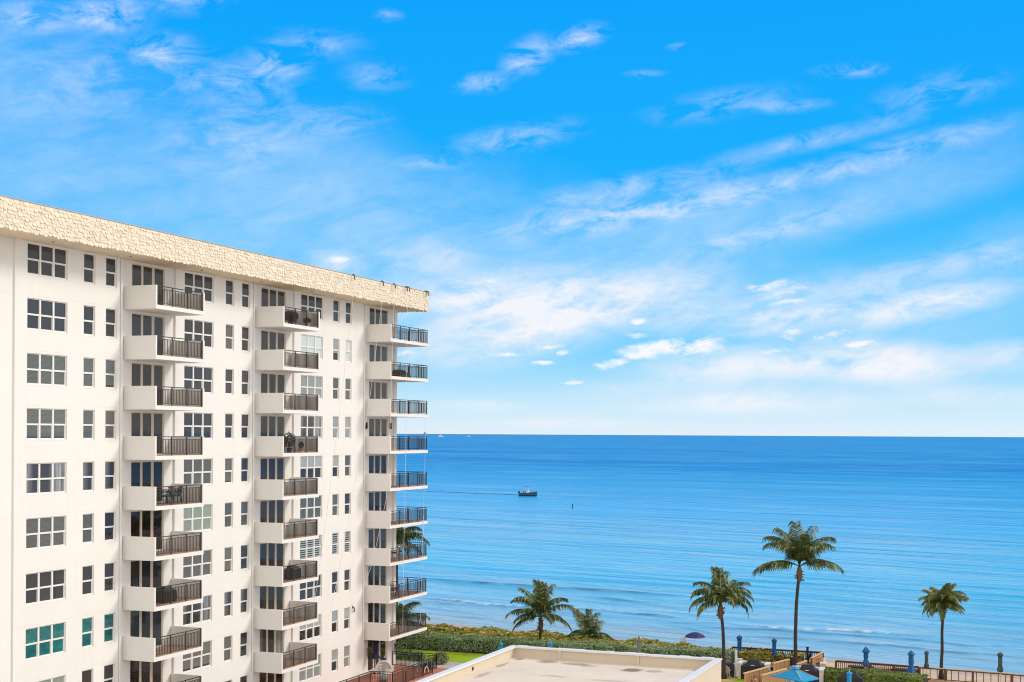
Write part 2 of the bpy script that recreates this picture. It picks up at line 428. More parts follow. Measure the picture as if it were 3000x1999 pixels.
for (t0,t1,off,ops) in SECT:
    for k,a in ops:
        key=next(keys)
        for f in range(10):
            nm={'T':'window','S':'window','D':'sliding_door'}[k]
            o=bpy.data.objects.new(nm,MS[k][0]); COL.objects.link(o); o.parent=condo
            o.location=(a,-off+RV-.07 if k!='D' else -off+RV-.10,f*H+LO[k]+.003)
            p=bpy.data.objects.new('pane',MS[k][1]); COL.objects.link(p); p.parent=o
            pm=PA[key][9-f]; setmat(p,M['g_'+pm])
            if key in ('A','s1','s2') and pm=='teal': o['label']='window with teal tinted panes'
            if pm=='white': o['label']='window with white blinds drawn'
# balconies
def rail(mb,p,q,z0,h,bays,gap=.145,first=True,last=True):
    p=Vector(p); q=Vector(q); d=(q-p); Ln=d.length; d.normalize(); Z=Vector((0,0,1))
    mb.bar(p+Z*(z0+h),q+Z*(z0+h),.06,.045); mb.bar(p+Z*(z0+h-.14),q+Z*(z0+h-.14),.03,.03); mb.bar(p+Z*(z0+.10),q+Z*(z0+.10),.03,.03)
    for i in range(bays+1):
        if (i==0 and not first) or (i==bays and not last): continue
        c=p+d*(Ln*i/bays); mb.bar(c+Z*(z0),c+Z*(z0+h-.01),.055,.055)
    n=int(Ln/gap)
    for i in range(1,n):
        c=p+d*(Ln*i/n); mb.bar(c+Z*(z0+.10),c+Z*(z0+h-.14),.027,.027)
def balcony(t0,W):
    D=2.0; mb=MB()
    mb.box(0,.13,-D,.09,-.22,1.07)
    mb.box(W-.13,W,-D,.09,-.22,1.07)
    mb.box(.13,W-.13,-D+.002,.09,-.22,-.004)
    b=mb.build('balcony',M['stucco_plain'],condo)
    mb=MB(); mb.box(.135,W-.135,-D+.05,.085,-.003,.012); mb.build('floor_tiles',M['tile'],b)
    mb=MB(); rail(mb,(.17,-D+.07,0),(W-.17,-D+.07,0),.012,1.03,3); mb.build('railing',M['bronze'],b)
    return b
def balcony_corner():
    D=2.0; W=35.55-28.93; mb=MB(); c=34.14-28.93
    mb.box(0,.13,-D,.09,-.22,1.07)
    mb.box(.13,W,-D+.002,.09,-.22,-.004); mb.box(c+.02,W-.001,.09,6.0,-.221,-.004)
    b=mb.build('balcony',M['stucco_plain'],condo)
    mb=MB(); mb.box(.135,W-.03,-D+.05,.085,-.003,.012); mb.box(c+.025,W-.03,.085,5.9,-.003,.012); mb.build('floor_tiles',M['tile'],b)
    mb=MB(); rail(mb,(.17,-D+.07,0),(W-.1,-D+.07,0),.012,1.03,4); rail(mb,(W-.1,-D+.07,0),(W-.1,5.9,0),.012,1.03,5,first=False); mb.build('railing',M['bronze'],b)
    return b
b1=balcony(0,4.72); b3=balcony_corner()
for t,b0 in ((0.0,b1),(13.55,b1),(28.93,b3)):
    for f in range(1,10):
        o=b0 if (f==1 and t!=13.55) else copy_tree(b0,condo)
        o.location=(t,0,f*H)
# wall lights beside the corner doors
for t in (29.15,33.2):
    mb=MB(); mb.box(-.1,.1,-.09,0,-.24,.24); mb.box(-.055,.055,-.13,-.09,-.2,.2); mb.build('wall_light',M['bronze'],condo,(t,.12,6*H+1.85))
def WC(t,a,z): return condo_mat@Vector((t,-a,z))
condo_mat=Matrix.Translation(W0)@Matrix.Rotation(ROTZ,4,'Z')
# ------------------------------------------------------------------ ropes over the roof edge
def rope(pts,label,padtop,r=.013):
    P=[WC(*p) for p in pts]; base=P[-1]
    e=empty('rope',base,0,label,'rope','ropes hung from the roof edge')
    mb=MB(); mb.tube([p-base for p in P],r,6); mb.build('line',M['rope'],e)
    if padtop is not None:
        mb=MB()
        for w in (-.06,.06) if padtop=='double' else (0,):
            c=WC(pts[0][0]+w*3,pts[0][1],0)-base; c.z=0
            q=[c+Vector((0,0,z))+NR*o for z,o in ((ZU-base.z+.05,-.08),(ZU-base.z+.045,.02),(ZU-base.z-.02,.09),(ZU-base.z-.30,.10))]
            mb.tube(q,.04,8)
        mb.build('edge_pad',M['rope_dark'],e)
    return e
rope([(22.75,2.14,ZU),(22.7,2.16,ZB-.05),(21.6,1.7,19.0),(20.55,1.3,12.0),(19.9,.9,7.0),(19.45,.35,3.9)],'white rope crossing the facade left of the narrow windows to a hook','single')
rope([(27.2,2.14,ZU),(27.15,2.16,ZB-.05),(26.5,1.5,20.0),(25.2,.8,13.0),(23.9,.5,8.0),(22.6,.25,4.15)],'white rope slanting down past the narrow windows to a hook','single')
rope([(29.15,2.14,ZU),(29.1,2.16,ZB-.05),(28.75,2.1,19.0),(28.2,2.06,13.0),(27.6,1.3,8.5),(27.0,.3,5.0)],'white rope slanting across the corner balcony side walls','single')
rope([(31.35,2.16,ZU),(31.33,2.18,ZB-.05),(31.25,2.15,16.0),(31.05,2.12,9.0),(31.0,2.1,3.1),(30.75,1.6,2.65),(29.55,.25,1.75)],'white rope hanging down the corner balcony railings and tied to the wall','double')
rope([(34.85,2.16,ZU),(34.83,2.2,ZB-.05),(34.7,2.15,16.0),(34.4,2.1,9.0),(34.15,2.08,3.3),(33.95,1.0,1.9),(33.9,.12,1.2)],'white rope near the outer balcony corner, tied to the end pillar','double',.009)
rope([(34.50,2.16,11.5),(34.35,2.14,9.0),(34.1,2.1,3.4)],'short second line beside the outermost rope',None,.012)
def rope_hook(t,z,label,loop):
    e=empty('rope_hook',WC(t,.0,z),ROTZ,label,'hook','hooks holding the ropes')
    mb=MB(); mb.tube([(0,0,.16),(0,-.14,.12),(0,-.17,0),(0,-.12,-.12),(.05,-.1,-.2)],.045,6); mb.box(-.05,.05,-.04,0,.06,.26); mb.build('hook',M['husk'],e)
    if loop:
        mb=MB(); mb.tube([(.02+.16*math.sin(w),-.09,-.22+.33*math.cos(w)) for w in [i*.4 for i in range(17)]],.035,6); mb.build('loop',M['rope_dark'],e)
rope_hook(19.45,4.0,'brass coloured hook on the wall at the foot of the leftmost rope',False)
rope_hook(26.95,5.0,'brass coloured hook on the blank wall left of the corner balconies',False)
rope_hook(29.4,1.6,'dark rope loop on a hook left of the ground floor door',True)
rope_hook(33.95,1.35,'dark rope loop on a hook on the corner pillar',True)
# ------------------------------------------------------------------ balcony furniture and plants
def chair_tree(seatm,framem,cushion=True):
    e=empty('balcony_chair'); mb=MB()
    mb.box(-.24,.24,-.24,.24,.42,.46); mb.build('seat',framem,e)
    mb=MB(); 
    for i in range(6): x=-.21+.084*i; mb.bar((x,.23,.46),(x,.33,.95),.02)
    mb.bar((-.24,.335,.96),(.24,.335,.96),.035); mb.build('backrest',framem,e)
    for x in (-.22,.22):
        for y in (-.22,.24):
            l=MB(); l.bar((x,y,.42),(x*1.1,y*1.15,0),.03); l.build('leg',framem,e)
        a=MB(); a.bar((x*1.08,-.2,.66),(x*1.08,.28,.68),.035); a.bar((x*1.08,-.2,.42),(x*1.08,-.2,.66),.028); a.build('armrest',framem,e)
    if cushion: mb=MB(); mb.box(-.22,.22,-.22,.2,.462,.54); mb.build('cushion',seatm,e)
    return e
def table_tree(m,r=.5,h=.73):
    e=empty('balcony_table'); mb=MB(); mb.lathe([(0,h),(r,h),(r,h-.03),(0,h-.03)],20); mb.build('tabletop',m,e)
    for k in range(4):
        w=k*math.pi/2+.785; l=MB(); l.bar((math.cos(w)*r*.75,math.sin(w)*r*.75,h-.03),(math.cos(w)*r*.85,math.sin(w)*r*.85,0),.03); l.build('leg',m,e)
    return e
def FL(f): return f*H+.012
TB,AB,CB=0.0,13.55,28.93
g_ch='chairs set out on the balconies'
c0=chair_tree(M['teal_cushion'],M['blackmetal']); tag(c0,'black metal chair with teal cushion nearest the solid side wall, mid height balcony','chair',g_ch)
c0.location=WC(1.55,.75,FL(5)); c0.rotation_euler=(0,0,ROTZ+1.2)
dup(c0,WC(2.15,1.25,FL(5)),ROTZ+3.0,'black metal chair with teal cushion backing onto the railing, left of its table')
dup(c0,WC(3.0,1.25,FL(5)),ROTZ+3.3,'black metal chair with teal cushion backing onto the railing, right of its table')
dup(c0,WC(3.65,.8,FL(5)),ROTZ-1.4,'black metal chair with teal cushion at the far end of its table')
t0=table_tree(M['blackmetal'],.48); tag(t0,'round black metal table between teal cushioned balcony chairs','table'); t0.location=WC(2.6,.75,FL(5))
c1=chair_tree(M['whiteplastic'],M['whiteplastic'],False); tag(c1,'white openwork garden chair at the left of a balcony','chair',g_ch); c1.location=WC(AB+.75,1.2,FL(7)); c1.rotation_euler=(0,0,ROTZ+2.6)
dup(c1,WC(AB+2.2,1.25,FL(7)),ROTZ+3.4,'white openwork garden chair right of the white balcony table')
t1=table_tree(M['whiteplastic'],.42); tag(t1,'round white openwork balcony table between white chairs','table'); t1.location=WC(AB+1.45,.9,FL(7))
c2=chair_tree(M['blue_cushion'],M['whiteplastic']); tag(c2,'balcony chair with navy cushion beside the corner railing','chair',g_ch); c2.location=WC(CB+1.2,1.1,FL(3)); c2.rotation_euler=(0,0,ROTZ+2.2)
dup(c2,WC(CB+3.1,.9,FL(3)),ROTZ+3.3,'balcony chair with navy cushion further along the corner balcony')
dup(c2,WC(CB+4.3,.7,FL(3)),ROTZ-1.2,'balcony chair with navy cushion nearest the sea end')
c3=chair_tree(M['navy'],M['blackmetal'],False); tag(c3,'black chair in front of the covered grill on a low corner balcony','chair',g_ch); c3.location=WC(CB+2.6,.9,FL(2)); c3.rotation_euler=(0,0,ROTZ+1.8)
dup(c3,WC(CB+3.6,.6,FL(2)),ROTZ-1.0,'black chair further from the covered grill on a low corner balcony')
def cover_tree():
    e=empty('covered_grill'); mb=MB()
    def ring(w,d,z,dy=0): return [(-w,-d+dy,z),(w,-d+dy,z),(w,d+dy,z),(-w,d+dy,z)]
    mb.loft([ring(.74,.34,.02),(ring(.76,.35,.35)),ring(.75,.34,.88),ring(.50,.30,.98,.02),ring(.36,.2,1.22,.06),ring(.30,.12,1.25,.08)]); mb.build('cover',M['black_cover'],e)
    mb=MB(); mb.box(-.12,.12,-.342,-.335,.93,.97); b_=mb.build('handle',M['whiteplastic'],e)
    return e
gr0=cover_tree()
for t,a,f,lb in ((TB+2.3,1.15,3,'grill under a black cover on the second lowest left hand balcony'),(AB+2.7,1.2,3,'grill under a black cover on a balcony of the middle stack'),(CB+1.25,.7,2,'rounded black covered grill on a low corner balcony')):
    o=gr0 if f==3 and t<5 else copy_tree(gr0)
    o.location=WC(t,a,FL(f)); o.rotation_euler=(0,0,ROTZ); tag(o,lb,'grill','covered grills on the balconies')
    o.scale=(.8,.8,.72)
e=empty('covered_sofa',WC(CB+4.2,.6,FL(8)),ROTZ,'low dark covered sofa on the corner balcony one floor under the top','sofa')
mb=MB(); mb.lathe([(0,.66),(.3,.64),(.6,.5),(.85,.25),(.95,0)],18,fold=lambda w,i:1+.06*math.sin(5*w)); mb.build('cover',M['black_cover'],e,smooth=True)
def leafball(mb,c,r,n,size,squash=1.0,m=0,up=.3):
    c=Vector(c)
    for i in range(n):
        d=Vector((rnd.gauss(0,1),rnd.gauss(0,1),rnd.gauss(0,1))).normalized(); p=c+Vector((d.x*r,d.y*r,d.z*r*squash))*(.45+.55*rnd.random()**.5)
        leaf(mb,p,(d+Vector((0,0,up))).normalized(),size*(.6+.8*rnd.random()),m)
def leaf(mb,p,nrm,s,m=0,asp=.6):
    a=nrm.cross(Vector((rnd.gauss(0,1),rnd.gauss(0,1),rnd.gauss(0,1))))
    if a.length<1e-3: a=Vector((1,0,0))
    a.normalize(); b=nrm.cross(a); nrm=nrm*.18*s
    mb.face([p-a*s*.5,p-b*s*asp*.42+nrm,p+a*s*.5,p+b*s*asp*.42+nrm],m)
def potted(loc,potm,leafm,h,r,label,ph=.3,tall=False,n=160):
    e=empty('potted_plant',loc,0,label,'plant'); mb=MB(); mb.lathe([(0,0),(.13,0),(.19,ph),(.20,ph),(.17,ph-.03),(0,ph-.03)],14); mb.build('pot',potm,e)
    mb=MB()
    for k in range(7): w=k*.9; mb.tube([(0,0,ph-.05),(math.cos(w)*r*.35,math.sin(w)*r*.35,ph+h*.5),(math.cos(w)*r*.8,math.sin(w)*r*.8,ph+h*.85)],.012,4)
    leafball(mb,(0,0,ph+h*.55),r,n,.16,h*.55/r); mb.build('foliage',leafm,e); return e
potted(WC(AB+.65,1.55,FL(9)),M['terracotta'],M['potdark'],.3,.15,'terracotta pot at the left end of the topmost middle balcony railing',.42,n=30)
potted(WC(AB+2.1,1.3,FL(9)),M['dark'],M['potdark'],.7,.5,'large dark leafy shrub filling the topmost middle balcony',.2,n=520)
potted(WC(AB+4.1,1.4,FL(9)),M['pot_cream'],M['potleaf'],.3,.28,'yellow green plant in a pot at the right end of the topmost middle balcony',.3,n=150)
potted(WC(AB+2.0,1.3,FL(6)),M['dark'],M['potleaf'],.95,.42,'tall green plant rising above a middle balcony railing',.3,n=260)
potted(WC(AB+1.2,1.2,FL(6)),M['dark'],M['potdark'],.6,.35,'dark bushy plant beside the tall green balcony plant',.3,n=200)
potted(WC(AB+3.2,1.5,FL(6)),M['pot_cream'],M['potleaf'],.4,.16,'small plant in a cream pot behind balcony bars',.28,n=60)
potted(WC(AB+.5,.2,FL(6)),M['dark'],M['potleaf'],.9,.24,'green plant tip showing above the solid side wall of a middle balcony',.3,n=90)
potted(WC(CB+.75,1.5,FL(9)),M['dark'],M['potdark'],.45,.14,'small dark plant behind the top corner balcony railing',.15,n=50)
# ------------------------------------------------------------------ low flat roofed building
BL=Vector((.084,92.83,0)); LW=13.85; LZ=4.0; RD=3.3; LLn=52.0
low=empty('low_building',BL,ROTZ,'low beige building with a flat roof, white capped parapet and stained roof deck','building')
# local x = along the depth axis (0 at sea side, negative toward viewer), local y = to the left
mb=MB(); T=.28
mb.face([(0,0,0),(0,-LW,0),(0,-LW,RD),(0,0,RD)]); mb.face([(0,-LW,0),(-LLn,-LW,0),(-LLn,-LW,RD),(0,-LW,RD)]); mb.face([(-LLn,0,0),(0,0,0),(0,0,RD),(-LLn,0,RD)]); mb.face([(-LLn,-LW,0),(-LLn,0,0),(-LLn,0,RD),(-LLn,-LW,RD)])
mb.build('wall',M['parapet'],low)
mb=MB()
mb.box(-T,-.001,-LW+.001,-.001,RD,LZ-.1); mb.box(-LLn+.3,-T,-T,-.001,RD,LZ-.1); mb.box(-LLn+.3,-T,-LW+.001,-LW+T,RD,LZ-.1)
for y in (-3.4,-8.6): mb.box(-T-.09,-T,y-.09,y+.09,RD,LZ-.1)
for y in (-6.5,-11.6): mb.box(-T-.03,-T,y-.02,y+.02,RD,LZ-.1)
mb.build('parapet',M['parapet'],low)
mb=MB(); ov=.05
mb.box(-.40,ov,-LW-ov,ov,LZ-.1,LZ); mb.box(-LLn,-.40,-.40,ov,LZ-.1,LZ+.003); mb.box(-LLn,-.40,-LW-ov,-LW+.36,LZ-.1,LZ+.003)
for y0,y1,w in ((-1.1,-.40,.14),(-3.6,-3.2,.1),(-5.0,-3.6,.05),(-6.9,-6.4,.12),(-8.4,-7.6,.10),(-8.9,-8.5,.12),(-11.9,-11.2,.12),(-13.4,-12.6,.14)): mb.box(-.41,ov+w,y0,y1,LZ+.001,LZ+.012)
mb.build('coping',M['coping'],low)
def roofmat():
    m,nt=newmat('roof_deck'); tc=nt.n('TexCoord').outputs['Object']
    f=nt.noise(tc,.25,5,.65); f2=nt.noise(nt.map(tc,scale=(1,.35,1)),1.2,5,.7); f3=nt.noise(tc,9,4,.7)
    c=nt.ramp(f,[(.3,(.66,.57,.48)),(.55,(.74,.66,.57)),(.75,(.78,.71,.62))])
    c=nt.mix(nt.mapr(f2,.56,.72,0,.35),c,(.50,.40,.30))
    wob=nt.n('VectorMath',operation='ADD'); nt.put(wob,0,tc)
    w2=nt.n('VectorMath',operation='SCALE'); nz=nt.n('TexNoise'); nz.inputs['Scale'].default_value=2.2; nt.put(nz,'Vector',tc); nt.put(w2,0,nz.outputs[1]); w2.inputs['Scale'].default_value=.5; nt.put(wob,1,w2.outputs[0])
    for (x,y,rx,ry,dk) in ((-2.3,-8.8,1.0,.85,.9),(-2.2,-10.2,.6,.8,.45),(-1.3,-2.9,.8,.9,.6),(-1.5,-4.9,.55,1.3,.6),(-1.9,-5.9,.4,.9,.4),(-6.2,-5.0,.35,1.1,.35),(-6.5,-8.5,.35,1.6,.3),(-1.0,-.9,.7,.5,.5),(-.9,-12.8,.5,.7,.5),(-7.5,-1.0,1.8,.35,.4),(-3.6,-.7,1.5,.25,.5)):
        gt=nt.n('TexGradient',gradient_type='SPHERICAL'); nt.put(gt,0,nt.map(wob.outputs[0],(x+.25,y+.25,.25),(0,0,0),(rx,ry,50),'TEXTURE'))
        k=nt.math('MULTIPLY',nt.mapr(gt.outputs[1],.05,.6,0,min(1,dk*1.25),True),nt.mapr(f3,.3,.6,.5,1))
        c=nt.mix(k,c,(.17,.12,.075))
    finish(nt,c,.85,f3,.3,.02,.3); return m
mb=MB(); mb.face([(-LLn+.3,-LW+T,0),(-T,-LW+T,0),(-T,-T,0),(-LLn+.3,-T,0)]); mb.build('roof_deck',roofmat(),low,(0,0,RD))
mb=MB(); mb.box(-.13,.13,-.012,.0,-.11,.11); mb.build('scupper',M['dark'],low,(-7.3,-T,RD+.3))
# ------------------------------------------------------------------ ground, paving, lawn, beach, sea
def poly(name,pts,z,mat,kind='structure'):
    mb=MB(); mb.face([(p.x,p.y,z) for p in pts]); o=mb.build(name,mat); o['kind']=kind; return o
GE=41.0 # seaward edge of the garden, metres along the facade axis
mb=MB()
pts=[L(-150,-170),L(170,-170),L(170,GE),L(-150,GE)]
mb.face([(p.x,p.y,0) for p in pts])
mb.face([(pts[3].x,pts[3].y,0),(pts[2].x,pts[2].y,0),(pts[2].x,pts[2].y,-3),(pts[3].x,pts[3].y,-3)])
o=mb.build('ground',M['concrete']); o['kind']='structure'
poly('patio',[L(.2,20),L(12.5,20),L(12.5,33.6),L(1,33.6),L(1,34.5),L(.2,34.5)],.004,M['brick'])
o=poly('lawn',[g(1000,1928),g(1304,1939),g(1362,1943),g(1560,1950),g(1560,1924),g(1454,1918),g(1164,1900),g(1000,1890)],.008,M['grass'],'stuff')
poly('path',[g(1296,1940),g(1304,1939.3),g(1362,1943.3),g(1560,1950.3),g(1560,1962),g(1340,1949)],.006,M['concrete_lilac'])
poly('hedge_bed',[g(1000,1890),g(1164,1900),g(1454,1918),g(1560,1924),g(2150,1956),L(38,GE),L(-14,GE)],.010,M['mulch'])
# beach : slopes from the garden edge to below the water line
S0=Vector((7.2,148.4,0)); SD=Vector((.850,-.526,0)).normalized(); OD=Vector((-SD.y,SD.x,0))
mb=MB(); nx,ny=120,40
for j in range(ny+1):
    for i in range(nx+1):
        a=-80+260*i/nx; p=L(a,GE-.3)
        # distance from the garden edge to shore along OD
        dd=-(p-S0).dot(OD); k=j/ny*1.4; q=p+OD*dd*k
        z=-1.0+(SEA+1.0)*min(k,1)-(max(0,k-1))*2.2
        z+=(mnoise.noise(Vector((q.x*.25,q.y*.25,1)))*.22+mnoise.noise(Vector((q.x*.9,q.y*.9,4)))*.06)*min(1,k*6)*(1 if k<.8 else .25)
        mb.v.append((q.x,q.y,z))
for j in range(ny):
    for i in range(nx):
        b=j*(nx+1)+i; mb.f.append((b,b+1,b+nx+2,b+nx+1)); mb.m.append(0)
o=mb.build('beach',M['sand'],smooth=True); o['kind']='structure'
# sea
def sd(x,y):
    p=g(x,y,SEA)-S0; return p.dot(SD),p.dot(OD)
WV=[ # polylines of wave fronts as seen in the photo -> shore coordinates, height, width, foam
 ([(1230,1694),(1290,1700),(1400,1710),(1560,1722),(1700,1728),(1860,1740),(2010,1748)],.30,1.3,.0),
 ([(1700,1748),(1800,1757),(1930,1768)],.20,1.2,.0),
 ([(1225,1752),(1290,1757),(1380,1768),(1450,1774),(1560,1782),(1690,1785),(1800,1791)],.16,.7,.9),
 ([(1215,1762),(1270,1764),(1330,1773),(1420,1776)],.10,.5,.25),
 ([(1790,1792),(1860,1797),(1920,1802),(1990,1810),(2095,1817)],.24,.7,.35),
 ([(1860,1818),(1960,1823),(2100,1827)],.10,.45,.1),
 ([(2135,1828),(2200,1835),(2300,1843),(2380,1845),(2440,1843),(2520,1851),(2600,1855),(2700,1862)],.14,.6,.9),
 ([(2000,1842),(2120,1838),(2240,1846),(2370,1854),(2500,1862),(2640,1872),(2760,1882),(2850,1892),(2930,1893),(3000,1897)],.11,.4,.05),
 ([(2080,1862),(2200,1866),(2330,1870),(2440,1880),(2560,1889),(2700,1902),(2800,1911),(2860,1915),(3000,1927)],.11,.4,.05),
 ([(1940,1826),(2020,1846),(2090,1858),(2150,1864)],.07,.4,.0),
 ([(2790,1922),(2900,1934),(3000,1945)],.07,.35,.3),
 ([(1300,1800),(1370,1807),(1480,1813)],.05,.5,.0),
]
WVS=[(sorted(sd(*p) for p in pl),a,w,fo) for pl,a,w,fo in WV]
def dline(pl,s):
    if s<pl[0][0]-3 or s>pl[-1][0]+3: return None
    for i in range(len(pl)-1):
        if s<=pl[i+1][0] or i==len(pl)-2:
            a,b=pl[i],pl[i+1]; k=(s-a[0])/max(b[0]-a[0],.01); return a[1]+(b[1]-a[1])*k
drows=[-3+.34*i for i in range(int(88/.34))]
while drows[-1]<24000: drows.append(drows[-1]+max(.36,(drows[-1]-70)*.055))
NS=480
mb=MB(); foam=[]; silt_shade=[]
for d in drows:
    sc_=1+max(0,d-20)/62.0
    for i in range(NS+1):
        s=(-100+210*i/NS)*sc_ - max(0,d-20)*.25
        z=SEA; fo=0.0; si=0.0
        if d<95:
            near=1-min(1,max(0,(d-60)/35))
            mw=mnoise.noise(Vector((s*.05,d*.05,2)))*1.2
            z+=near*(.05*math.sin((d+mw*3)*.9+.35*math.sin(s*.07))+.07*mnoise.noise(Vector((s*.05,d*.22,0)))+.035*mnoise.noise(Vector((s*.22,d*.9,3))))*min(1,max(0,(d+1)/14))
            for pl,a,w,ff in WVS:
                d0=dline(pl,s)
                if d0 is None or abs(d-d0)>7: continue
                ed=min(1,(s-pl[0][0]+3)/9,(pl[-1][0]+3-s)/9)
                d0+=mnoise.noise(Vector((s*.18,d0*.1,7)))*.8+mnoise.noise(Vector((s*.8,d0*.1,7)))*.22
                q=d-d0; wl=w*.4 if q<0 else w*2.0
                am=a*ed*(.65+.6*mnoise.noise(Vector((s*.12,d0,11)))+.25)
                z+=max(0,am)*math.exp(-(q/wl)**2)
                si=max(si,(.55+.9*mnoise.noise(Vector((s*.35,d*1.3,4))))*ed*min(1,1.5*max(0,am)/a)*math.exp(-((q+w*.35)/max(.62,w*.6))**2)*min(1,.55+a*2))
                if ff:
                    b=1.0 if -.3<q<4.2 else 0
                    nn=mnoise.noise(Vector((s*1.1,d*1.6,5)))+.6*mnoise.noise(Vector((s*2.7,d*3.1,9)))+.5*mnoise.noise(Vector((s*.1,d0,3)))
                    fo=max(fo,.8*b*ff*ed*max(0,1-max(0,q)/4.2)*max(0,min(1,.42+nn*1.1)))
        else:
            near=0
        p=S0+SD*s+OD*d
        mb.v.append((p.x,p.y,z)); foam.append(fo); silt_shade.append(si)
W1=NS+1
for j in range(len(drows)-1):
    for i in range(NS):
        b=j*W1+i; mb.f.append((b,b+1,b+W1+1,b+W1)); mb.m.append(0)
def watermat():
    m,nt=newmat('sea_water'); pos=nt.n('NewGeometry').outputs['Position']
    ang=math.atan2(SD.y,SD.x)
    v=nt.map(pos,(0,0,0),(0,0,-ang+R(6)),(1,1,1))   # x along shore
    cam=nt.n('CameraData').outputs['View Distance']
    def nz(sx,sy,sca,det,ro,di=0): return nt.noise(nt.map(v,scale=(sx,sy,1)),sca,det,ro,di)
    n1=nz(.35,1.0,.55,4,.55,.6); n2=nz(.22,1,.16,4,.6,.8); n3=nz(.12,1,.03,4,.6,1.0); n4=nz(.05,1,.0065,4,.6,1.2)
    h=nt.math('ADD',nt.math('MULTIPLY',n1,.55),nt.math('MULTIPLY',n2,1.5))
    n5=nz(.2,1,.065,4,.6,.7); h=nt.math('ADD',h,nt.math('ADD',nt.math('MULTIPLY',n3,4.5),nt.math('MULTIPLY',n5,3.2)))
    fo=nt.n('Attribute',attribute_name='foam').outputs['Fac']
    big=nt.mapr(nt.math('ADD',nt.math('MULTIPLY',n3,.5),nt.math('MULTIPLY',n4,.5)),.40,.60)
    sp=nt.n('SeparateXYZ'); nt.put(sp,0,pos)
    dd=nt.n('VectorMath',operation='DOT_PRODUCT'); nt.put(dd,0,pos); dd.inputs[1].default_value=tuple(OD)
    off=nt.math('SUBTRACT',dd.outputs['Value'],S0.dot(OD))
    dep=nt.ramp(nt.mapr(off,0,900),[(0,(.32,.44,.52)),(.02,(.15,.40,.60)),(.07,(.025,.36,.64)),(.25,(.0,.28,.64)),(.6,(0,.22,.58)),(1,(.0,.17,.52))])
    shal=nt.math('MULTIPLY',nt.mapr(off,0,34,1,0),nt.mapr(nz(.3,1,.11,4,.6,.8),.46,.66)); dep=nt.mix(nt.math('MULTIPLY',shal,.6),dep,(.27,.26,.25))
    col=nt.mix(nt.math('MULTIPLY',big,.75),dep,nt.mix(.5,dep,(.10,.55,.84)))
    col=nt.mix(nt.math('MULTIPLY',nt.n('Attribute',attribute_name='silt_shade').outputs['Fac'],.85),col,(.05,.075,.09))  # dark wave fronts: churned sand and front-face shade put into the colour
    n6=nz(.16,1,.11,5,.65,.9); col=nt.mix(nt.math('MULTIPLY',nt.mapr(n5,.50,.66),.45),col,nt.mix(.5,col,(.30,.66,.88)))
    col=nt.mix(nt.math('MULTIPLY',nt.mapr(n6,.56,.70),.38),col,(.0,.12,.36))
    col=nt.mix(fo,col,(.82,.84,.86))
    ro=nt.math('ADD',nt.math('ADD',nt.mapr(big,0,1,.10,.2),nt.mapr(off,30,600,0,.27)),nt.math('MULTIPLY',fo,.5))
    p=nt.n('BsdfPrincipled'); nt.put(p,'Base Color',col); nt.put(p,'Roughness',ro); nt.put(p,'IOR',1.33); nt.put(p,'Specular IOR Level',nt.ramp(nt.mapr(off,0,700),[(0,.5),(.12,.34),(.4,.14),(1,.05)]))
    b=nt.n('Bump'); nt.put(b,'Strength',nt.mapr(big,0,1,.85,.5)); b.inputs['Distance'].default_value=.5; nt.put(b,'Height',h); nt.put(p,'Normal',b.outputs[0])
    o=nt.n('OutputMaterial'); nt.put(o,0,p.outputs[0]); return m
sea=mb.build('sea',watermat(),smooth=True); sea['kind']='structure'
at_=sea.data.attributes.new('foam','FLOAT','POINT'); at_.data.foreach_set('value',foam)
at_=sea.data.attributes.new('silt_shade','FLOAT','POINT'); at_.data.foreach_set('value',silt_shade)
# ------------------------------------------------------------------ hedges and shrubs
def hedge(name,p0,p1,w,h,label,mat,n,size,cat='hedge',core=True,wob=.08,z0=0.0,asp=.6,hf=None,group=None):
    """p0,p1: near base line ends; body extends w metres to seaward"""
    e=empty(name,(p0.x,p0.y,0),0,label,cat,group); d=(p1-p0); d.z=0; Ln=d.length; d.normalize(); o=Vector((-d.y,d.x,0))
    if o.dot(U)<0: o=-o
    hh=hf or (lambda s:h)
    mb=MB(); K=max(6,int(Ln/.8))
    rings=[]
    for i in range(K+1):
        s=Ln*i/K; c=d*s; q=hh(s)-.12; k=mnoise.noise(Vector((s*.6,p0.x,1)))*wob
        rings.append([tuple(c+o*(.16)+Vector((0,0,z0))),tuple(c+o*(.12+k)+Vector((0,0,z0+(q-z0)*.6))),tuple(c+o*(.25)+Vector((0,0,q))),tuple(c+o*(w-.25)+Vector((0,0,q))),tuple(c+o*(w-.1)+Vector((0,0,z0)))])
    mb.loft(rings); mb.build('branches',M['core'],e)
    mb=MB()
    for i in range(n):
        s=rnd.random()*Ln; q=hh(s); lump=mnoise.noise(Vector((s*.9,p0.y,3)))*.5+mnoise.noise(Vector((s*3.1,p0.y,5)))*.3
        r=rnd.random(); top=w/(w+q-z0)
        if r<top:
            a=rnd.random()*w; z=q+mnoise.noise(Vector((s*.7,a*.7,8)))*wob*1.6+mnoise.noise(Vector((s*2.6,a*2.6,2)))*wob+rnd.gauss(0,.025); nr=Vector((rnd.gauss(0,.5),rnd.gauss(0,.5),1))
        else:
            z=z0+(q-z0)*rnd.random()**.8; a=lump*wob*1.3+rnd.random()*.10+.03*(1-z); nr=-o*1.0+Vector((rnd.gauss(0,.6),rnd.gauss(0,.6),.45+rnd.gauss(0,.4)))
        leaf(mb,d*s+o*a+Vector((0,0,z)),nr.normalized(),size*(.6+.8*rnd.random()),0,asp)
    mb.build('foliage',mat,e); return e
HA=g(1120,1897); HB=g(1500,1918.6)
hd=(HB-HA).normalized()
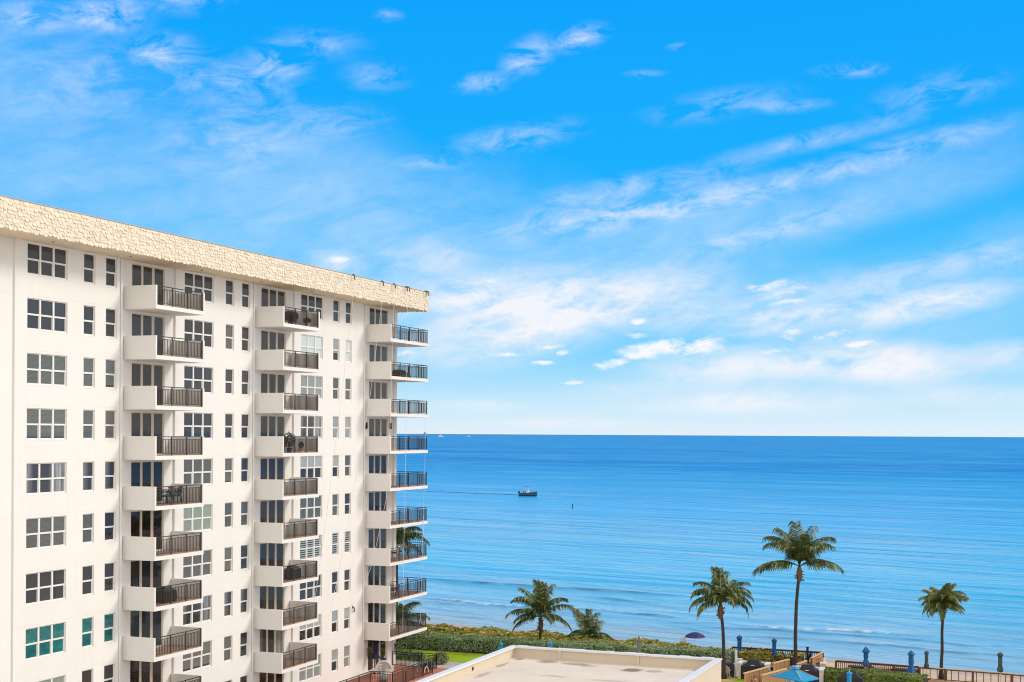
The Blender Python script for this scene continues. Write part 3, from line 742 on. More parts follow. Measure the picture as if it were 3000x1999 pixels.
hedge('clipped_hedge',HA,HA+hd*29.0,1.9,1.05,'long clipped silvery green hedge at the back of the lawn and behind the flat roof',M['hedge'],30000,.13)
# sea grape belt behind it, as a few overlapping bushes
SG0=g(1120,1860,1.0); sgd=hd
def sgh(s): return 1.0
secs=[(0,13,7.5,'sea grape thicket beyond the lawn, left of the first palm',6200),(12.5,24,6.6,'sea grape thicket beyond the flat roof, around the short trunkless palm',5400),(23.5,34,4.6,'narrowing end of the sea grape thicket in front of the wooden deck',3600)]
for a,b,w,lb,n in secs:
    p=L(0,0); base=Vector((HA.x,HA.y,0))+U*2.15+hd*a
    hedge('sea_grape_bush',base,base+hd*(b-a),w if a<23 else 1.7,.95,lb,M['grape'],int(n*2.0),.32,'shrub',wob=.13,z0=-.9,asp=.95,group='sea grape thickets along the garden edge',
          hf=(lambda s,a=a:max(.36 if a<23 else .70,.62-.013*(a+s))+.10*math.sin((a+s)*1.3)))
HR0=g(2405,1969,.0)
hedge('clipped_hedge',g(2398,1969,.9),g(2702,1996,.9),1.9,1.0,'bright green clipped hedge in front of the right hand deck',M['hedge_right'],16000,.13)
hedge('clipped_hedge',L(29.8,24.4),L(37.4,23.0),1.2,.85,'short green hedge strip behind the covered grills under the deck',M['hedge'],6000,.13) if False else None
# low shrubs behind the patio fence
e=empty('variegated_shrub',g(1292,1946),0,'rounded variegated shrub at the right end of the patio fence','shrub','shrubs by the patio fence'); mb=MB(); leafball(mb,(0,0,.45),.62,900,.13,.85); mb.build('foliage',M['bushvar'],e)
mb=MB(); mb.tube([(0,0,0),(.03,0,.4)],.04,5); mb.build('stem',M['trunk'],e)
for i,(x,y,lb) in enumerate(((1172,1930,'dark variegated shrub behind the fence next to the building corner'),(1200,1932,'variegated shrub behind the middle of the back patio fence'),(1226,1936,'variegated shrub behind the fence corner post'))):
    e=empty('variegated_shrub',g(x,y),0,lb,'shrub','shrubs by the patio fence'); mb=MB(); leafball(mb,(0,0,.38),.55,600,.12,.7); mb.build('foliage',M['bushvar'],e)
    mb=MB(); mb.tube([(0,0,0),(.03,0,.4)],.04,5); mb.build('stem',M['trunk'],e)
# ------------------------------------------------------------------ palms
def palm(base,hub,spec,label,flen,tr=.13,mat='frond',bend=0.0,seed=1,husk=True,leafl=.62):
    """spec: list of (azimuth deg clockwise from seen-right, start elevation deg, length factor, droop deg)"""
    r=random.Random(seed); e=empty('palm_tree',base,0,label,'palm','coconut palms in the garden'); hubl=hub-base; Z=Vector((0,0,1))
    K=14; pts=[]; rad=[]
    for i in range(K+1):
        k=i/K; side=Vector((bend*math.sin(k*math.pi),0,0)); p=Vector((hubl.x*k,hubl.y*k,hubl.z*k))+side
        p+=Vector((mnoise.noise(Vector((k*4,seed,0)))*.04,0,0)); pts.append(p); rad.append(tr*(1.55-.75*min(1,k*6) if k<.16 else .86-.22*k)*(1+.05*(i%2)))
    mb=MB(); mb.tube(pts,rad,10); mb.build('trunk',M['trunk'],e,smooth=True)
    if husk:
        mb=MB(); 
        mb.tube([hubl-Z*1.15,hubl-Z*.85,hubl-Z*.4,hubl-Z*.05],[tr*.8,tr*1.35,tr*1.3,tr*.7],9)
        for i in range(16):
            w=r.random()*6.28; z=-.15-r.random()*.95; o=Vector((math.cos(w),math.sin(w),0)); c=hubl+Z*z+o*tr*1.1
            mb.bar(c,c+o*(.12+.1*r.random())+Z*(.22*(r.random()-.35)),.10,.045)
        mb.build('husk',M['husk'],e)
    mb=MB()
    for (az,el,lf,dr) in spec:
        az+=r.gauss(0,5); w=R(az); out=Vector((math.cos(w),math.sin(w),0)); sidev=Vector((-math.sin(w),math.cos(w),0))
        Lf=flen*lf; n=22; p=hubl.copy(); rach=[p.copy()]; tang=[]; lean=r.gauss(0,.12)
        for i in range(n):
            k=(i+.5)/n; a=R(el-dr*k**1.35); t=(out*math.cos(a)+Z*math.sin(a)+sidev*lean*k).normalized(); tang.append(t); p=p+t*(Lf/n); rach.append(p.copy())
        tang.append(tang[-1])
        mb.tube(rach[::2],[.035*(1-.8*i/(n/2)) for i in range(n//2+1)],4)
        m=int(38*max(.6,lf))
        for i in range(m):
            k=.14+.86*(i+r.random()*.6)/m; f=k*n; j=min(int(f),n-1); q=rach[j].lerp(rach[j+1],f-j); t=tang[j]
            ll=leafl*flen/3*(math.sin(min(1,.25+k*.95)*math.pi*.86))**.6*(.85+.3*r.random())*1.6
            for sg in (-1,1):
                s_=(sidev*sg-t*(sidev*sg).dot(t)).normalized(); upn=t.cross(s_); 
                if upn.z<0: upn=-upn
                droop=.7+.5*r.random()+.5*max(0,k-.3)
                d1=(s_*.85+t*(.55+.5*k)+upn*.12-Z*droop*.35).normalized(); d2=(d1-Z*droop*(1.1+.5*r.random())).normalized()
                a=q; b=q+d1*ll*.5; c=b+d2*ll*.55; wv=t.cross(d1); wv=(t*.9+wv*.35).normalized()*.046
                mb.face([a-wv*.6,a+wv*.6,b+wv,b-wv]); mb.face([b-wv,b+wv,c+wv*.15,c-wv*.15])
    mb.build('crown',M[mat],e); return e
def fan(n,seed,el0,el1,lf0,lf1,dr0,dr1,az0=0,azr=360):
    r=random.Random(seed); o=[]
    for i in range(n):
        k=i/max(1,n-1); o.append((az0+(i*137.5)%azr if azr==360 else az0+azr*r.random(),el0+(el1-el0)*k+r.gauss(0,4),lf0+(lf1-lf0)*r.random(),dr0+(dr1-dr0)*r.random()))
    return o
D1=111.5; b1_=g(1582,1908,0); D1=b1_.y
palm(b1_,at(1584,1808,D1),[(180,40,1.2,85),(195,28,.95,80),(0,14,1.2,88),(10,48,1.25,80),(165,70,1.2,95),(20,74,1.15,95),(90,86,1.15,25),(270,80,1.1,60),(250,60,.9,90),(150,80,1.2,60),(40,82,1.2,50),(300,35,.9,100),(345,28,.95,95),(210,55,.9,95),(180,8,1.0,70),(85,76,1.15,40),(120,84,1.2,28),(200,78,1.15,90),(350,76,1.15,90),(60,84,1.1,25)],'short palm standing between the flat roof and the sea grape, leftmost full palm',2.55,.15,seed=3)
D2=g(1728,1880,.2).y; h2=at(1728,1868,D2)
palm(Vector((h2.x,h2.y,-.6)),h2,[(175,30,1.0,85),(160,62,1.25,20),(120,75,.9,35),(60,72,.95,40),(40,60,.85,50),(10,40,.8,95),(355,15,.9,80),(200,25,.7,90),(90,80,.95,25),(150,45,.8,85),(20,25,.75,100),(270,60,.8,70),(140,68,1.05,25)],'small trunkless palm sprouting out of the sea grape thicket',2.55,.12,seed=5,husk=False)
b3_=g(2120,1990,0); D3=b3_.y
palm(b3_,at(2111,1768,D3),[(178,40,1.15,120),(190,22,1.0,105),(2,46,1.15,125),(350,30,1.05,120),(15,62,1.1,110),(165,60,1.0,105),(90,86,1.05,25),(270,78,1.0,100),(240,58,.95,120),(150,78,1.1,95),(40,78,1.15,95),(300,50,.95,120),(330,52,1.05,122),(205,50,.95,118),(95,84,1.05,40),(25,36,1.05,115),(20,76,1.15,90),(180,70,1.05,110),(5,68,1.15,112),(110,85,1.1,30),(60,80,1.15,60),(350,60,1.15,118)],'medium height palm at the right corner of the flat roofed building',2.45,.16,seed=8,bend=.10)
b4_=g(2331,1966,0); D4=b4_.y
palm(b4_,at(2342,1660,D4),[(180,25,1.16,66),(3,27,1.12,68),(188,30,1.0,74),(12,33,1.0,74),(162,77,1.22,86),(18,78,1.2,84),(90,87,1.12,28),(270,82,1.05,60),(250,72,.95,80),(290,74,.95,80),(140,83,1.12,55),(40,84,1.15,52),(175,76,1.1,98),(5,75,1.1,98)],'tallest palm, its long bare trunk rising behind the open blue parasol',3.05,.17,leafl=.8,seed=11,bend=-.12)
b5_=g(2757,1989,0); D5=b5_.y
palm(b5_,at(2763,1768,D5),fan(34,4,86,0,.85,1.15,45,115),'slim palm with a small dense crown standing at the right hand railing',1.75,.14,'frond_pale',seed=14,husk=True,leafl=.7)
b6_=L(-.6,46.5); b6_.z=-.5; h6=at(1163,1590,b6_.y)
palm(Vector((h6.x,h6.y,-.5)),h6,fan(16,9,80,0,.85,1.1,60,105),'palm half hidden behind the apartment block, its crown above the lower corner balconies',3.0,.15,seed=21)
b7_=L(.1,43.0); h7=at(1168,1822,b7_.y)
palm(Vector((h7.x,h7.y,-.4)),h7,fan(15,3,80,10,.85,1.1,60,100),'low palm behind the lowest corner balcony railing',2.7,.15,seed=23)
# mulch ring and lawn strip at the medium palm
mb=MB(); mb.lathe([(0,.05),(.7,.045),(.98,.012)],20); tag(mb.build('mulch_ring',M['woodchip'],None,(b3_.x,b3_.y,0)),'ring of tan wood chips around the foot of the medium palm','mulch')
o=poly('lawn',[g(2108,1978),g(2182,1984),g(2215,2040),g(2108,2040)],.008,M['grass'],'stuff')
poly('terrace',[L(27.8,5),L(60,5),L(60,24.8),L(27.8,24.8)],.004,M['concrete_lilac'])
# ------------------------------------------------------------------ patio : fence, table, chairs, umbrellas
def fence(pts,label,h=1.1,gap=.115,mat='blackmetal',cat='fence',bay=1.8):
    e=empty('metal_fence',(pts[0].x,pts[0].y,0),0,label,cat,'black metal patio fences')
    for a,b in zip(pts[:-1],pts[1:]):
        mb=MB(); p=a-pts[0]; q=b-pts[0]; p.z=q.z=0; rail(mb,p,q,0.0,h,max(1,round((q-p).length/bay)),gap); mb.build('fence_panel',M[mat],e)
    return e
fA=g(1087,1967,1.1); fB=g(1149.6,1970,1.1); fC=g(1267.5,1929.5,1.1)
fence([fA-U*22,fA,fB,fC],'black metal fence along the brick patio, stepping out round the corner terrace')
fence([g(1150,1908.5,1.1),g(1227,1916,1.1),g(1235,1913,1.1),g(1279,1917,1.1),g(1240,1928,1.1),g(1239,1934,1.0)],'black metal fence closing the patio on the lawn side')
e=empty('tilted_table',g(1125,1985),-TH+.15,'round cream table tipped up on its edge outside the ground floor door','table')
mb=MB(); RT=.60
mb.tube([(RT*math.cos(w),0,RT+RT*math.sin(w)) for w in [i*2*math.pi/32 for i in range(33)]],.055,6); mb.build('rim',M['whiteplastic'],e)
mb=MB(); n=28; ring=[(RT*math.cos(2*math.pi*i/n),-.02,RT+RT*math.sin(2*math.pi*i/n)) for i in range(n)]; mb.face(ring); mb.face([(x,.03,z) for x,y,z in ring][::-1]); mb.build('tabletop',M['pink_fabric'] if False else M['concrete'],e)
mb=MB()
for x in (-.15,.25): mb.bar((x,-.06,RT*.35),(x,-.10,RT*1.2),.06)
mb.build('leg',M['whiteplastic'],e)
wc=chair_tree(M['whiteplastic'],M['whiteplastic']); tag(wc,'white patio chair left of the tipped up table','chair','white patio chairs'); wc.location=g(1104,1985); wc.rotation_euler=(0,0,ROTZ+2.6)
dup(wc,g(1139,1991),ROTZ+3.9,'white patio chair right of the tipped up table')
mb=MB(); mb.lathe([(0,.42),(.26,.40),(.36,.2),(.3,.02),(0,0)],16); tag(mb.build('pouf',M['grey_canvas'],None,g(1123,1996.5),smooth=True),'round grey pouf in front of the tipped up table','pouf')
def closed_umbrella(loc,ztop,zbot,r,mat,label,pole=True,style=0,pm='teak_light',grp='closed parasols',seed=0):
    """ztop/zbot: canopy ends above loc"""
    e=empty('closed_parasol',loc,seed*.7,label,'parasol',grp); h=ztop-zbot
    mb=MB()
    if style==0:   prof=[(.015,ztop),(r*.9,ztop-.08*h),(r*1.05,ztop-.16*h),(r*.72,ztop-.22*h),(r*.74,ztop-.5*h),(r*.66,ztop-.66*h),(r*1.05,ztop-.84*h),(r*1.15,ztop-.94*h),(r*.8,zbot)]
    elif style==1: prof=[(.015,ztop),(r*.45,ztop-.08*h),(r*1.3,ztop-.27*h),(r*1.15,ztop-.30*h),(r*.72,ztop-.33*h),(r*.78,ztop-.52*h),(r*.6,ztop-.66*h),(r*1.0,ztop-.80*h),(r*1.3,ztop-.92*h),(r*.5,zbot)]
    elif style==2: prof=[(.015,ztop),(r*.5,ztop-.07*h),(r*1.25,ztop-.2*h),(r*.75,ztop-.26*h),(r*.9,ztop-.55*h),(r*.7,ztop-.68*h),(r*1.2,ztop-.88*h),(r*1.6,zbot),(r*1.1,zbot+.02)]
    else:          prof=[(.015,ztop),(r*.55,ztop-.16*h),(r*.95,ztop-.26*h),(r*.7,ztop-.32*h),(r*.9,ztop-.7*h),(r*.75,ztop-.78*h),(r*1.35,zbot)]
    mb.lathe(prof,32,fold=lambda w,i:1+(.0 if i==0 else .24)*math.sin(8*w+i*.15+seed)*(.6+.4*math.sin(3*w+seed)))
    mb.build('canopy',M[mat],e)
    mb=MB(); mb.tube([(0,0,0),(0,0,ztop+.10)],.028,8); mb.lathe([(0,ztop+.16),(.035,ztop+.11),(.0,ztop+.06)],8); mb.build('pole',M[pm],e)
    mb=MB(); mb.lathe([(0,.10),(.08,.1),(.26,.05),(.27,0)],14); mb.build('base',M['dark'],e); return e
def um(px,ytop,ybot,D,r,mat,label,style,zb=0.0,seed=0):
    a=at(px,ytop,D); b=at(px,ybot,D); closed_umbrella(Vector((a.x,a.y,zb)),a.z-zb,b.z-zb,r,mat,label,style=style,seed=seed)
DK=.12
um(2167,1861,1921,111.6,.20,'blue_canvas','closed blue parasol on the deck, left of the other deck parasol',0,DK,1)
um(2268.5,1870,1926,110.3,.19,'blue_canvas','closed blue parasol on the deck, just left of the tall palm trunk',0,DK,2)
um(2536.5,1894,1951,104.3,.21,'blue_canvas','closed blue parasol at the left half of the right hand deck rail',1,DK,3)
um(2669,1905,1970,102.6,.20,'blue_canvas','closed blue parasol with a flared hem at the right hand deck rail',2,DK,4)
um(2714.5,1907,1957,103.3,.15,'camo_canvas','closed dark parasol with one drooping corner right of the flared blue parasol',0,DK,5)
um(2931,1911,1969,101.0,.18,'camo_canvas','closed dark mottled parasol standing at the far right railing',0,DK,6)
um(1872,1862,1922,107.5,.17,'grey_canvas','closed grey striped parasol in front of the sea grape behind the flat roof',3,0,7)
um(1468,1884,1905,112.5,.20,'sky_canvas','top of a closed light blue parasol at the left corner of the flat roof',0,0,8)
um(1613,1883,1904,110.5,.18,'sky_canvas','top of a closed light blue parasol behind the roof edge near the short palm',0,0,9)
um(2488,1967,2010,95.0,.19,'sky_canvas','closed light blue parasol in front of the covered grill at the hedge',0,0,10)
um(1100,1870,1929,105.3,.22,'navy','tall closed navy parasol leaning at the ground floor glass door',2,0,11)
um(1126,1927,1945,104.5,.17,'navy','small folded navy parasol beside the ground floor glass door',3,0,12)
# open parasol
Pc=at(2331,1984,92.0); zc=Pc.z
e=empty('open_parasol',(Pc.x,Pc.y,0),0,'open square light blue parasol over the terrace','parasol')
cs=[at(2256,1982,92.6),at(2352,1996.5,90.3),at(2401,1983.5,91.6)]; 
cs.append(cs[0]+cs[2]-cs[1]); cs=[c-Vector((Pc.x,Pc.y,0)) for c in cs]; zm=sum(c.z for c in cs)/4
for c in cs: c.z=zm
ap=Vector((0,0,zm+.62)); mb=MB()
ctr=(cs[0]+cs[1]+cs[2]+cs[3])/4; ap.x=ctr.x; ap.y=ctr.y
for i in range(4):
    a,b=cs[i],cs[(i+1)%4]; n=6
    for j in range(n):
        k0,k1=j/n,(j+1)/n; k0=max(k0,.14)
        sag=lambda k: -.10*math.sin(k*math.pi)
        P=lambda c,k: ap.lerp(c,k)+Vector((0,0,sag(k)))
        mb.face([P(a,k0),P(a,k1),P(b,k1),P(b,k0)])
    mb.face([a,b,b-Vector((0,0,.07)),a-Vector((0,0,.07))])
    q=ap+Vector((0,0,.10)); mb.face([q,q.lerp(a,.22)-Vector((0,0,.02)),q.lerp(b,.22)-Vector((0,0,.02))])
mb.build('canopy',M['sky_canvas'],e)
mb=MB(); mb.tube([(ctr.x,ctr.y,0),(ctr.x,ctr.y,zm+.7)],.03,8); mb.build('pole',M['teak_light'],e)
mb=MB()
for c in cs: mb.bar(ap-Vector((0,0,.06)),c-Vector((0,0,.05)),.03)
mb.build('rib',M['teak_light'],e)
mb=MB(); mb.lathe([(0,.1),(.1,.1),(.3,.05),(.31,0)],14,c=(ctr.x,ctr.y)); mb.build('base',M['dark'],e)
# ------------------------------------------------------------------ grills, counters, dividers
def counter(loc,rz,label,w=1.75,d=1.0,h=1.12):
    e=empty('grill_counter',loc,rz,label,'counter','concrete grill counters'); mb=MB()
    mb.box(-w/2-.22,-w/2,-d/2,d/2,0,h); mb.box(w/2,w/2+.22,-d/2,d/2,0,h); mb.box(-w/2,w/2,d/2-.18,d/2,0,h-.02); mb.build('wall',M['block'],e)
    mb=MB(); mb.box(-w/2-.26,-w/2+.04,-d/2-.04,d/2+.04,h+.001,h+.08); mb.box(w/2-.04,w/2+.26,-d/2-.04,d/2+.04,h+.001,h+.08); mb.box(-w/2+.04,w/2-.04,d/2-.22,d/2+.04,h-.018,h+.078); mb.build('cap',M['white'],e); return e
def lgrill(loc,rz,label,s=1.0):
    o=copy_tree(gr0); o.location=loc; o.rotation_euler=(0,0,rz); o.scale=(s,s,s); o['label']=label; o['group']='covered grills on the terrace'; return o
gz=ROTZ-math.pi/2
G1=g(2208,1990); counter(G1+U*.15,-TH,'concrete grill counter with white cap beside the brown screens'); lgrill(G1,-TH,'large grill under a black cover between white capped counters',1.12)
G2=g(2366,2006); counter(G2+U*.15,-TH,'concrete grill counter behind the open blue parasol'); lgrill(G2,-TH,'large grill under a black cover behind the open blue parasol',1.12)
G3=g(2491,2026); lgrill(G3,-TH,'large grill under a black cover in front of the bright hedge',1.12)
G0=g(2117,1979); lgrill(G0+U*.3,-TH-.5,'black covered grill partly hidden by the medium palm trunk',1.0)
def block(px,py,w,d,h,label,name='block_pier',cat='pier'):
    p=g(px,py); e=empty(name,p,ROTZ,label,cat,'concrete piers on the terrace'); mb=MB(); mb.box(-w/2,w/2,-d/2,d/2,0,h-.09); mb.build('pier',M['block'],e); mb=MB(); mb.box(-w/2-.03,w/2+.03,-d/2-.03,d/2+.03,h-.088,h); mb.build('cap',M['white'],e)
block(2143.5,1976,.42,.6,.8,'concrete pier with a white cap left of the tall white post')
block(2166,1966,.16,.35,.95,'slim tan pier right of the tall white post')
block(2412,1983,.35,.4,1.05,'tan pier right of the parasol beside the tall white post')
block(2439,1990,.55,.4,.75,'grey pier with a white cap in front of the hedge')
def post(px,py,ytop,w,mat,label,name='post',lamp=False):
    p=g(px,py); t=at(px,ytop,p.y); h=t.z; e=empty(name,p,ROTZ,label,'post'); mb=MB(); mb.box(-w/2,w/2,-w/2,w/2,0,h); mb.build('shaft',M[mat],e); mb=MB(); mb.box(-w/2-.02,w/2+.02,-w/2-.02,w/2+.02,h+.001,h+.06); mb.build('cap',M[mat],e)
    if lamp: mb=MB(); mb.box(w/2,w/2+.1,-.05,.05,h*.5,h*.5+.22); mb.build('box',M['pale'],e)
    return e
post(2156,1982,1908,.15,'whiteplastic','tall square white post beside the left covered grill','white_post',True)
post(2415,1981,1931,.13,'whiteplastic','tall square white post between the two decks','white_post')
post(2365.5,1948,1898,.17,'dark','tall black post standing against the deck railing','black_post')
post(2147,1985,1963,.14,'dark','short black bollard beside the tall white post','bollard')
post(1091,1990,1972,.1,'teak','low brown wooden post behind the patio fence','wooden_post') if False else None
p=g(1188,1999); e=empty('wooden_post',g(1189,1998),ROTZ,'short brown wooden post by the roof edge below the patio fence','post'); mb=MB(); mb.box(-.06,.06,-.06,.06,0,.78); mb.build('shaft',M['teak'],e); mb=MB(); mb.box(.065,.1,-.05,.05,0,.8); mb.build('trim',M['whiteplastic'],e)
# curved pool handrails
e=empty('handrail',g(1240,1984),ROTZ,'pair of curved steel handrails beside the roof edge','handrail'); mb=MB()
for y in (-.3,.3): mb.tube([(.35*math.cos(w)-.1,y,.35+.45*math.sin(w)) for w in [i*.3 for i in range(11)]],.025,6)
mb.build('rail',M['coping'],e)
def screen(a,b,h,label,n=3):
    e=empty('divider_screen',(a.x,a.y,0),0,label,'screen','brown timber divider screens'); p=Vector((0,0,0)); q=b-a; q.z=0; Z=Vector((0,0,1)); d=q.normalized()
    mb=MB(); mb.bar(p+Z*(h*.5),q+Z*(h*.5),.05,h-.06); mb.build('board',M['teak'],e)
    mb=MB(); mb.bar(p-d*.05+Z*(h+.02),q+d*.05+Z*(h+.02),.17,.07); mb.build('cap',M['teak_light'],e)
    o=Vector((d.y,-d.x,0))
    for i in range(n+1):
        c=p+q*(i/n); mb=MB(); mb.bar(c+o*.045+Z*.0,c+o*.045+Z*(h-.03),.06,.06); mb.build('batten',M['teak_light'],e)
    return e
screen(g(2181,1974,1.5),g(2247,1956,1.5),1.5,'brown timber screen with pale cap nearest the covered grill')
screen(g(2233,1979,1.45),g(2302,1960.5,1.45),1.45,'brown timber screen left of the open parasol')
screen(g(2266,1944,1.35),g(2310,1933,1.35),1.35,'brown timber screen behind the grill, below the deck railing',4)
screen(g(2337,1946,1.3),g(2361.5,1937.5,1.3),1.3,'short brown timber screen right of the tall palm trunk',2)
# ------------------------------------------------------------------ decks
def wrail(pts,label,h=1.0,gap=.14,top='teak_dark',solid=(),bay=2.2,light=False,post='teak_dark'):
    e=empty('deck_railing',(pts[0].x,pts[0].y,0),0,label,'railing','timber deck railings'); Z=Vector((0,0,1))
    for si,(a,b) in enumerate(zip(pts[:-1],pts[1:])):
        p=a-pts[0]; q=b-pts[0]; p.z=q.z=0; d=(q-p); Ln=d.length; d.normalize()
        mb=MB(); mb.bar(p+Z*h,q+Z*h,.15,.05); mb.build('handrail',M['teak_light' if (si in solid or light) else top],e)
        mb=MB()
        if si in solid: mb.bar(p+Z*(h*.5-.03),q+Z*(h*.5-.03),.05,h-.10)
        else:
            mb.bar(p+Z*(h-.07),q+Z*(h-.07),.04,.09); mb.bar(p+Z*.14,q+Z*.14,.04,.06)
            for i in range(int(Ln/gap)): c=p+d*(i+.5)*gap; mb.bar(c+Z*.1,c+Z*(h-.08),.045,.045)
        mb.build('balusters' if si not in solid else 'side_board',M['teak' if si in solid else top],e)
        n=max(1,round(Ln/bay))
        for i in range(n+1):
            if i==0 and si>0: continue
            c=p+d*(Ln*i/n); mb=MB(); mb.bar(c+Z*(-.4),c+Z*(h-.03),.13,.13); mb.build('post',M[post],e)
    return e
r0,r1,r2,r3,r4=g(2112,1911,1.0),g(2144,1895,1.0),g(2234,1902,1.0),g(2411,1911,1.0),g(2377,1928,1.0)
wrail([r0,r1,r3,r4],'dark timber railing around the left hand deck, its ends boarded',1.0,solid=(0,2))
wrail([r2,g(2246,1897.5,1.0)-U*0+U*.0],'short brown boarded railing stub dividing the left hand deck',1.0,solid=(0,))
wrail([g(2449,1935.5,.95),g(2550,1943,.95),g(2691,1953.5,.95)],'brown timber railing of the right hand deck behind the closed blue parasols',.95,top='teak_dark')
wrail([g(2694,1954,.95),g(2850,1965.5,.95),g(3080,1983.5,.95)],'pale capped railing running out of view on the far right',.95,gap=.5,light=True)
mb=MB(); q=[r1,r3,r4,r0]; mb.face([(p.x,p.y,.10) for p in q][::-1]); mb.face([(p.x,p.y,.10) for p in (q[0],q[3])]+[(q[3].x,q[3].y,-.3),(q[0].x,q[0].y,-.3)]); tag(mb.build('deck',M['teak']),'timber floor of the left hand deck above the beach','deck')
q=[g(2440,1935,.95),g(3100,1985,.95)]; mb=MB(); a,b=q; mb.face([(p.x,p.y,.10) for p in (a-U*2.2,b-U*2.2,b,a)]); mb.face([(a.x,a.y,.1),(b.x,b.y,.1),(b.x,b.y,-2),(a.x,a.y,-2)]); tag(mb.build('deck',M['teak']),'timber floor of the right hand deck behind the bright hedge','deck')
# seats
def adirondack(m):
    e=empty('garden_chair'); mb=MB()
    for i in range(5):
        x=-.24+.12*i; hgt=1.0-.10*abs(i-2)**1.3*.6
        mb.face([(x-.055,.18,.32),(x+.055,.18,.32),(x+.06,.52,hgt),(x-.06,.52,hgt)]); mb.face([(x-.055,.20,.32),(x-.06,.54,hgt),(x+.06,.54,hgt),(x+.055,.20,.32)])
        mb.face([(x-.06,.52,hgt),(x+.06,.52,hgt),(x+.06,.54,hgt),(x-.06,.54,hgt)])
    mb.build('backrest',m,e); mb=MB()
    for i in range(5): y=-.35+.12*i; mb.box(-.28,.28,y,y+.10,.40-.035*i,.425-.035*i)
    mb.build('seat',m,e)
    for s in (-1,1):
        mb=MB(); mb.box(s*.36-.07,s*.36+.07,-.42,.32,.56,.585); mb.build('armrest',m,e)
        for y in (-.36,.26): mb=MB(); mb.box(s*.33-.025,s*.33+.025,y-.04,y+.04,0,.56); mb.build('leg',m,e)
    return e
ad=adirondack(M['olive']); tag(ad,'olive green slatted garden chair right of the open parasol','chair','slatted garden chairs'); ad.location=g(2424,2004); ad.rotation_euler=(0,0,ROTZ+1.9)
def ad2(m,loc,rz,label):
    c=dup(ad,loc,rz,label)
    for ch in c.children: setmat(ch,m)
ad2(M['pot_cream'],g(2497,2006),ROTZ+1.2,'tan slatted garden chair behind the light blue closed parasol')
ad2(M['pale'],g(2121,1985),ROTZ+2.0,'pale slatted garden chair beside the medium palm trunk')
ad2(M['whiteplastic'],g(2446,2006),ROTZ+1.9,'white slatted garden chair in front of the olive one') if False else None
def sling(m):
    e=empty('deck_chair'); mb=MB(); mb.face([(-.27,-.35,.34),(.27,-.35,.34),(.27,.2,.28),(-.27,.2,.28)]); mb.face([(-.3,.2,.281),(.3,.2,.281),(.3,.62,1.12),(-.3,.62,1.12)]); mb.build('sling',m,e)
    for s in (-.32,.32):
        mb=MB(); mb.bar((s,-.4,.35),(s,.2,.28),.04); mb.bar((s,.2,.28),(s,.66,1.2),.04); mb.bar((s,-.38,.34),(s,.1,0),.035); mb.bar((s,.3,.5),(s,-.2,0),.035); mb.bar((s,-.3,.6),(s,.35,.6),.04); mb.build('frame',M['dark'],e)
    return e
sl=sling(M['dark']); tag(sl,'dark sling deck chair leaning by the railing left of the tall palm trunk','deck chair','sling chairs on the decks'); p=at(2313,1920,109.3); sl.location=(p.x,p.y,DK); sl.rotation_euler=(0,0,ROTZ+.3); sl.scale=(.85,.9,.95)
def slc(px,D,rz,label,m='dark'):
    p=at(px,1920,D); c=dup(sl,Vector((p.x,p.y,DK)),ROTZ+rz,label)
    for ch in c.children:
        if ch.name.startswith('sling'): setmat(ch,M[m])
slc(2395,108.6,.2,'dark sling deck chair in the right corner of the left hand deck')
slc(2356,108.8,3.0,'dark sling deck chair just right of the tall palm trunk')
slc(2249,110.6,.2,'pale grey sling deck chair next to the boarded railing stub','grey_canvas')
slc(2281,110.2,.15,'taupe sling deck chair right of the second deck parasol','pink_fabric')
slc(2178,111.3,2.9,'dark sling deck chair beside the leftmost deck parasol')
def lounge(px,py,label,m):
    p=g(px,py,.35); e=empty('sun_bed',(p.x,p.y,DK),ROTZ,label,'sun bed','sun beds on the right hand deck'); mb=MB(); mb.box(-.35,.35,-.95,.95,.22,.34); mb.build('cushion',M[m],e); mb=MB(); mb.box(-.36,.36,-1,1,.14,.219); mb.build('frame',M['teak'],e)
    for s in (-.3,.3):
        for y in (-.9,.9): mb=MB(); mb.box(s-.03,s+.03,y-.03,y+.03,0,.139); mb.build('leg',M['teak'],e)
lounge(2571,1961,'sun bed with taupe cushion right of the first parasol on the right hand deck','pink_fabric')
lounge(2651,1965,'dark sun bed left of the flared blue parasol','dark')
lounge(2523,1957,'dark sun bed left of the first parasol on the right hand deck','dark')
# ------------------------------------------------------------------ the seated person
def skin_body(name,verts,edges,radii,mat,parent,root=0):
    me=bpy.data.meshes.new(name); me.from_pydata(verts,edges,[]); o=bpy.data.objects.new(name,me); COL.objects.link(o); o.parent=parent; me.materials.append(mat)
    md=o.modifiers.new('skin','SKIN'); md.use_smooth_shade=True
    for i,r in enumerate(radii): me.skin_vertices[0].data[i].radius=(r,r)
    me.skin_vertices[0].data[root].use_root=True
    s=o.modifiers.new('sub','SUBSURF'); s.levels=1; s.render_levels=2
    return o
pp=at(2216,1991,98.0)
ps=empty('person',(pp.x,pp.y,.0),ROTZ-.25,'bald person with bare shoulders seated in a pale chair before the brown screen','person')
V=[];E_=[];Rr=[]
def add(p,r,par=None):
    V.append(p); Rr.append(r)
    if par is not None: E_.append((par,len(V)-1))
    return len(V)-1
pel=add((0,0,.50),.15); sp1=add((0,.06,.68),.145,pel); chs=add((0,.10,.88),.15,sp1); nk0=add((0,.10,1.02),.075,chs); nk=add((0,.09,1.09),.058,nk0)
hd0=add((0,.075,1.17),.085,nk); hd1=add((0,.07,1.25),.095,hd0); hd2=add((0,.075,1.32),.06,hd1)
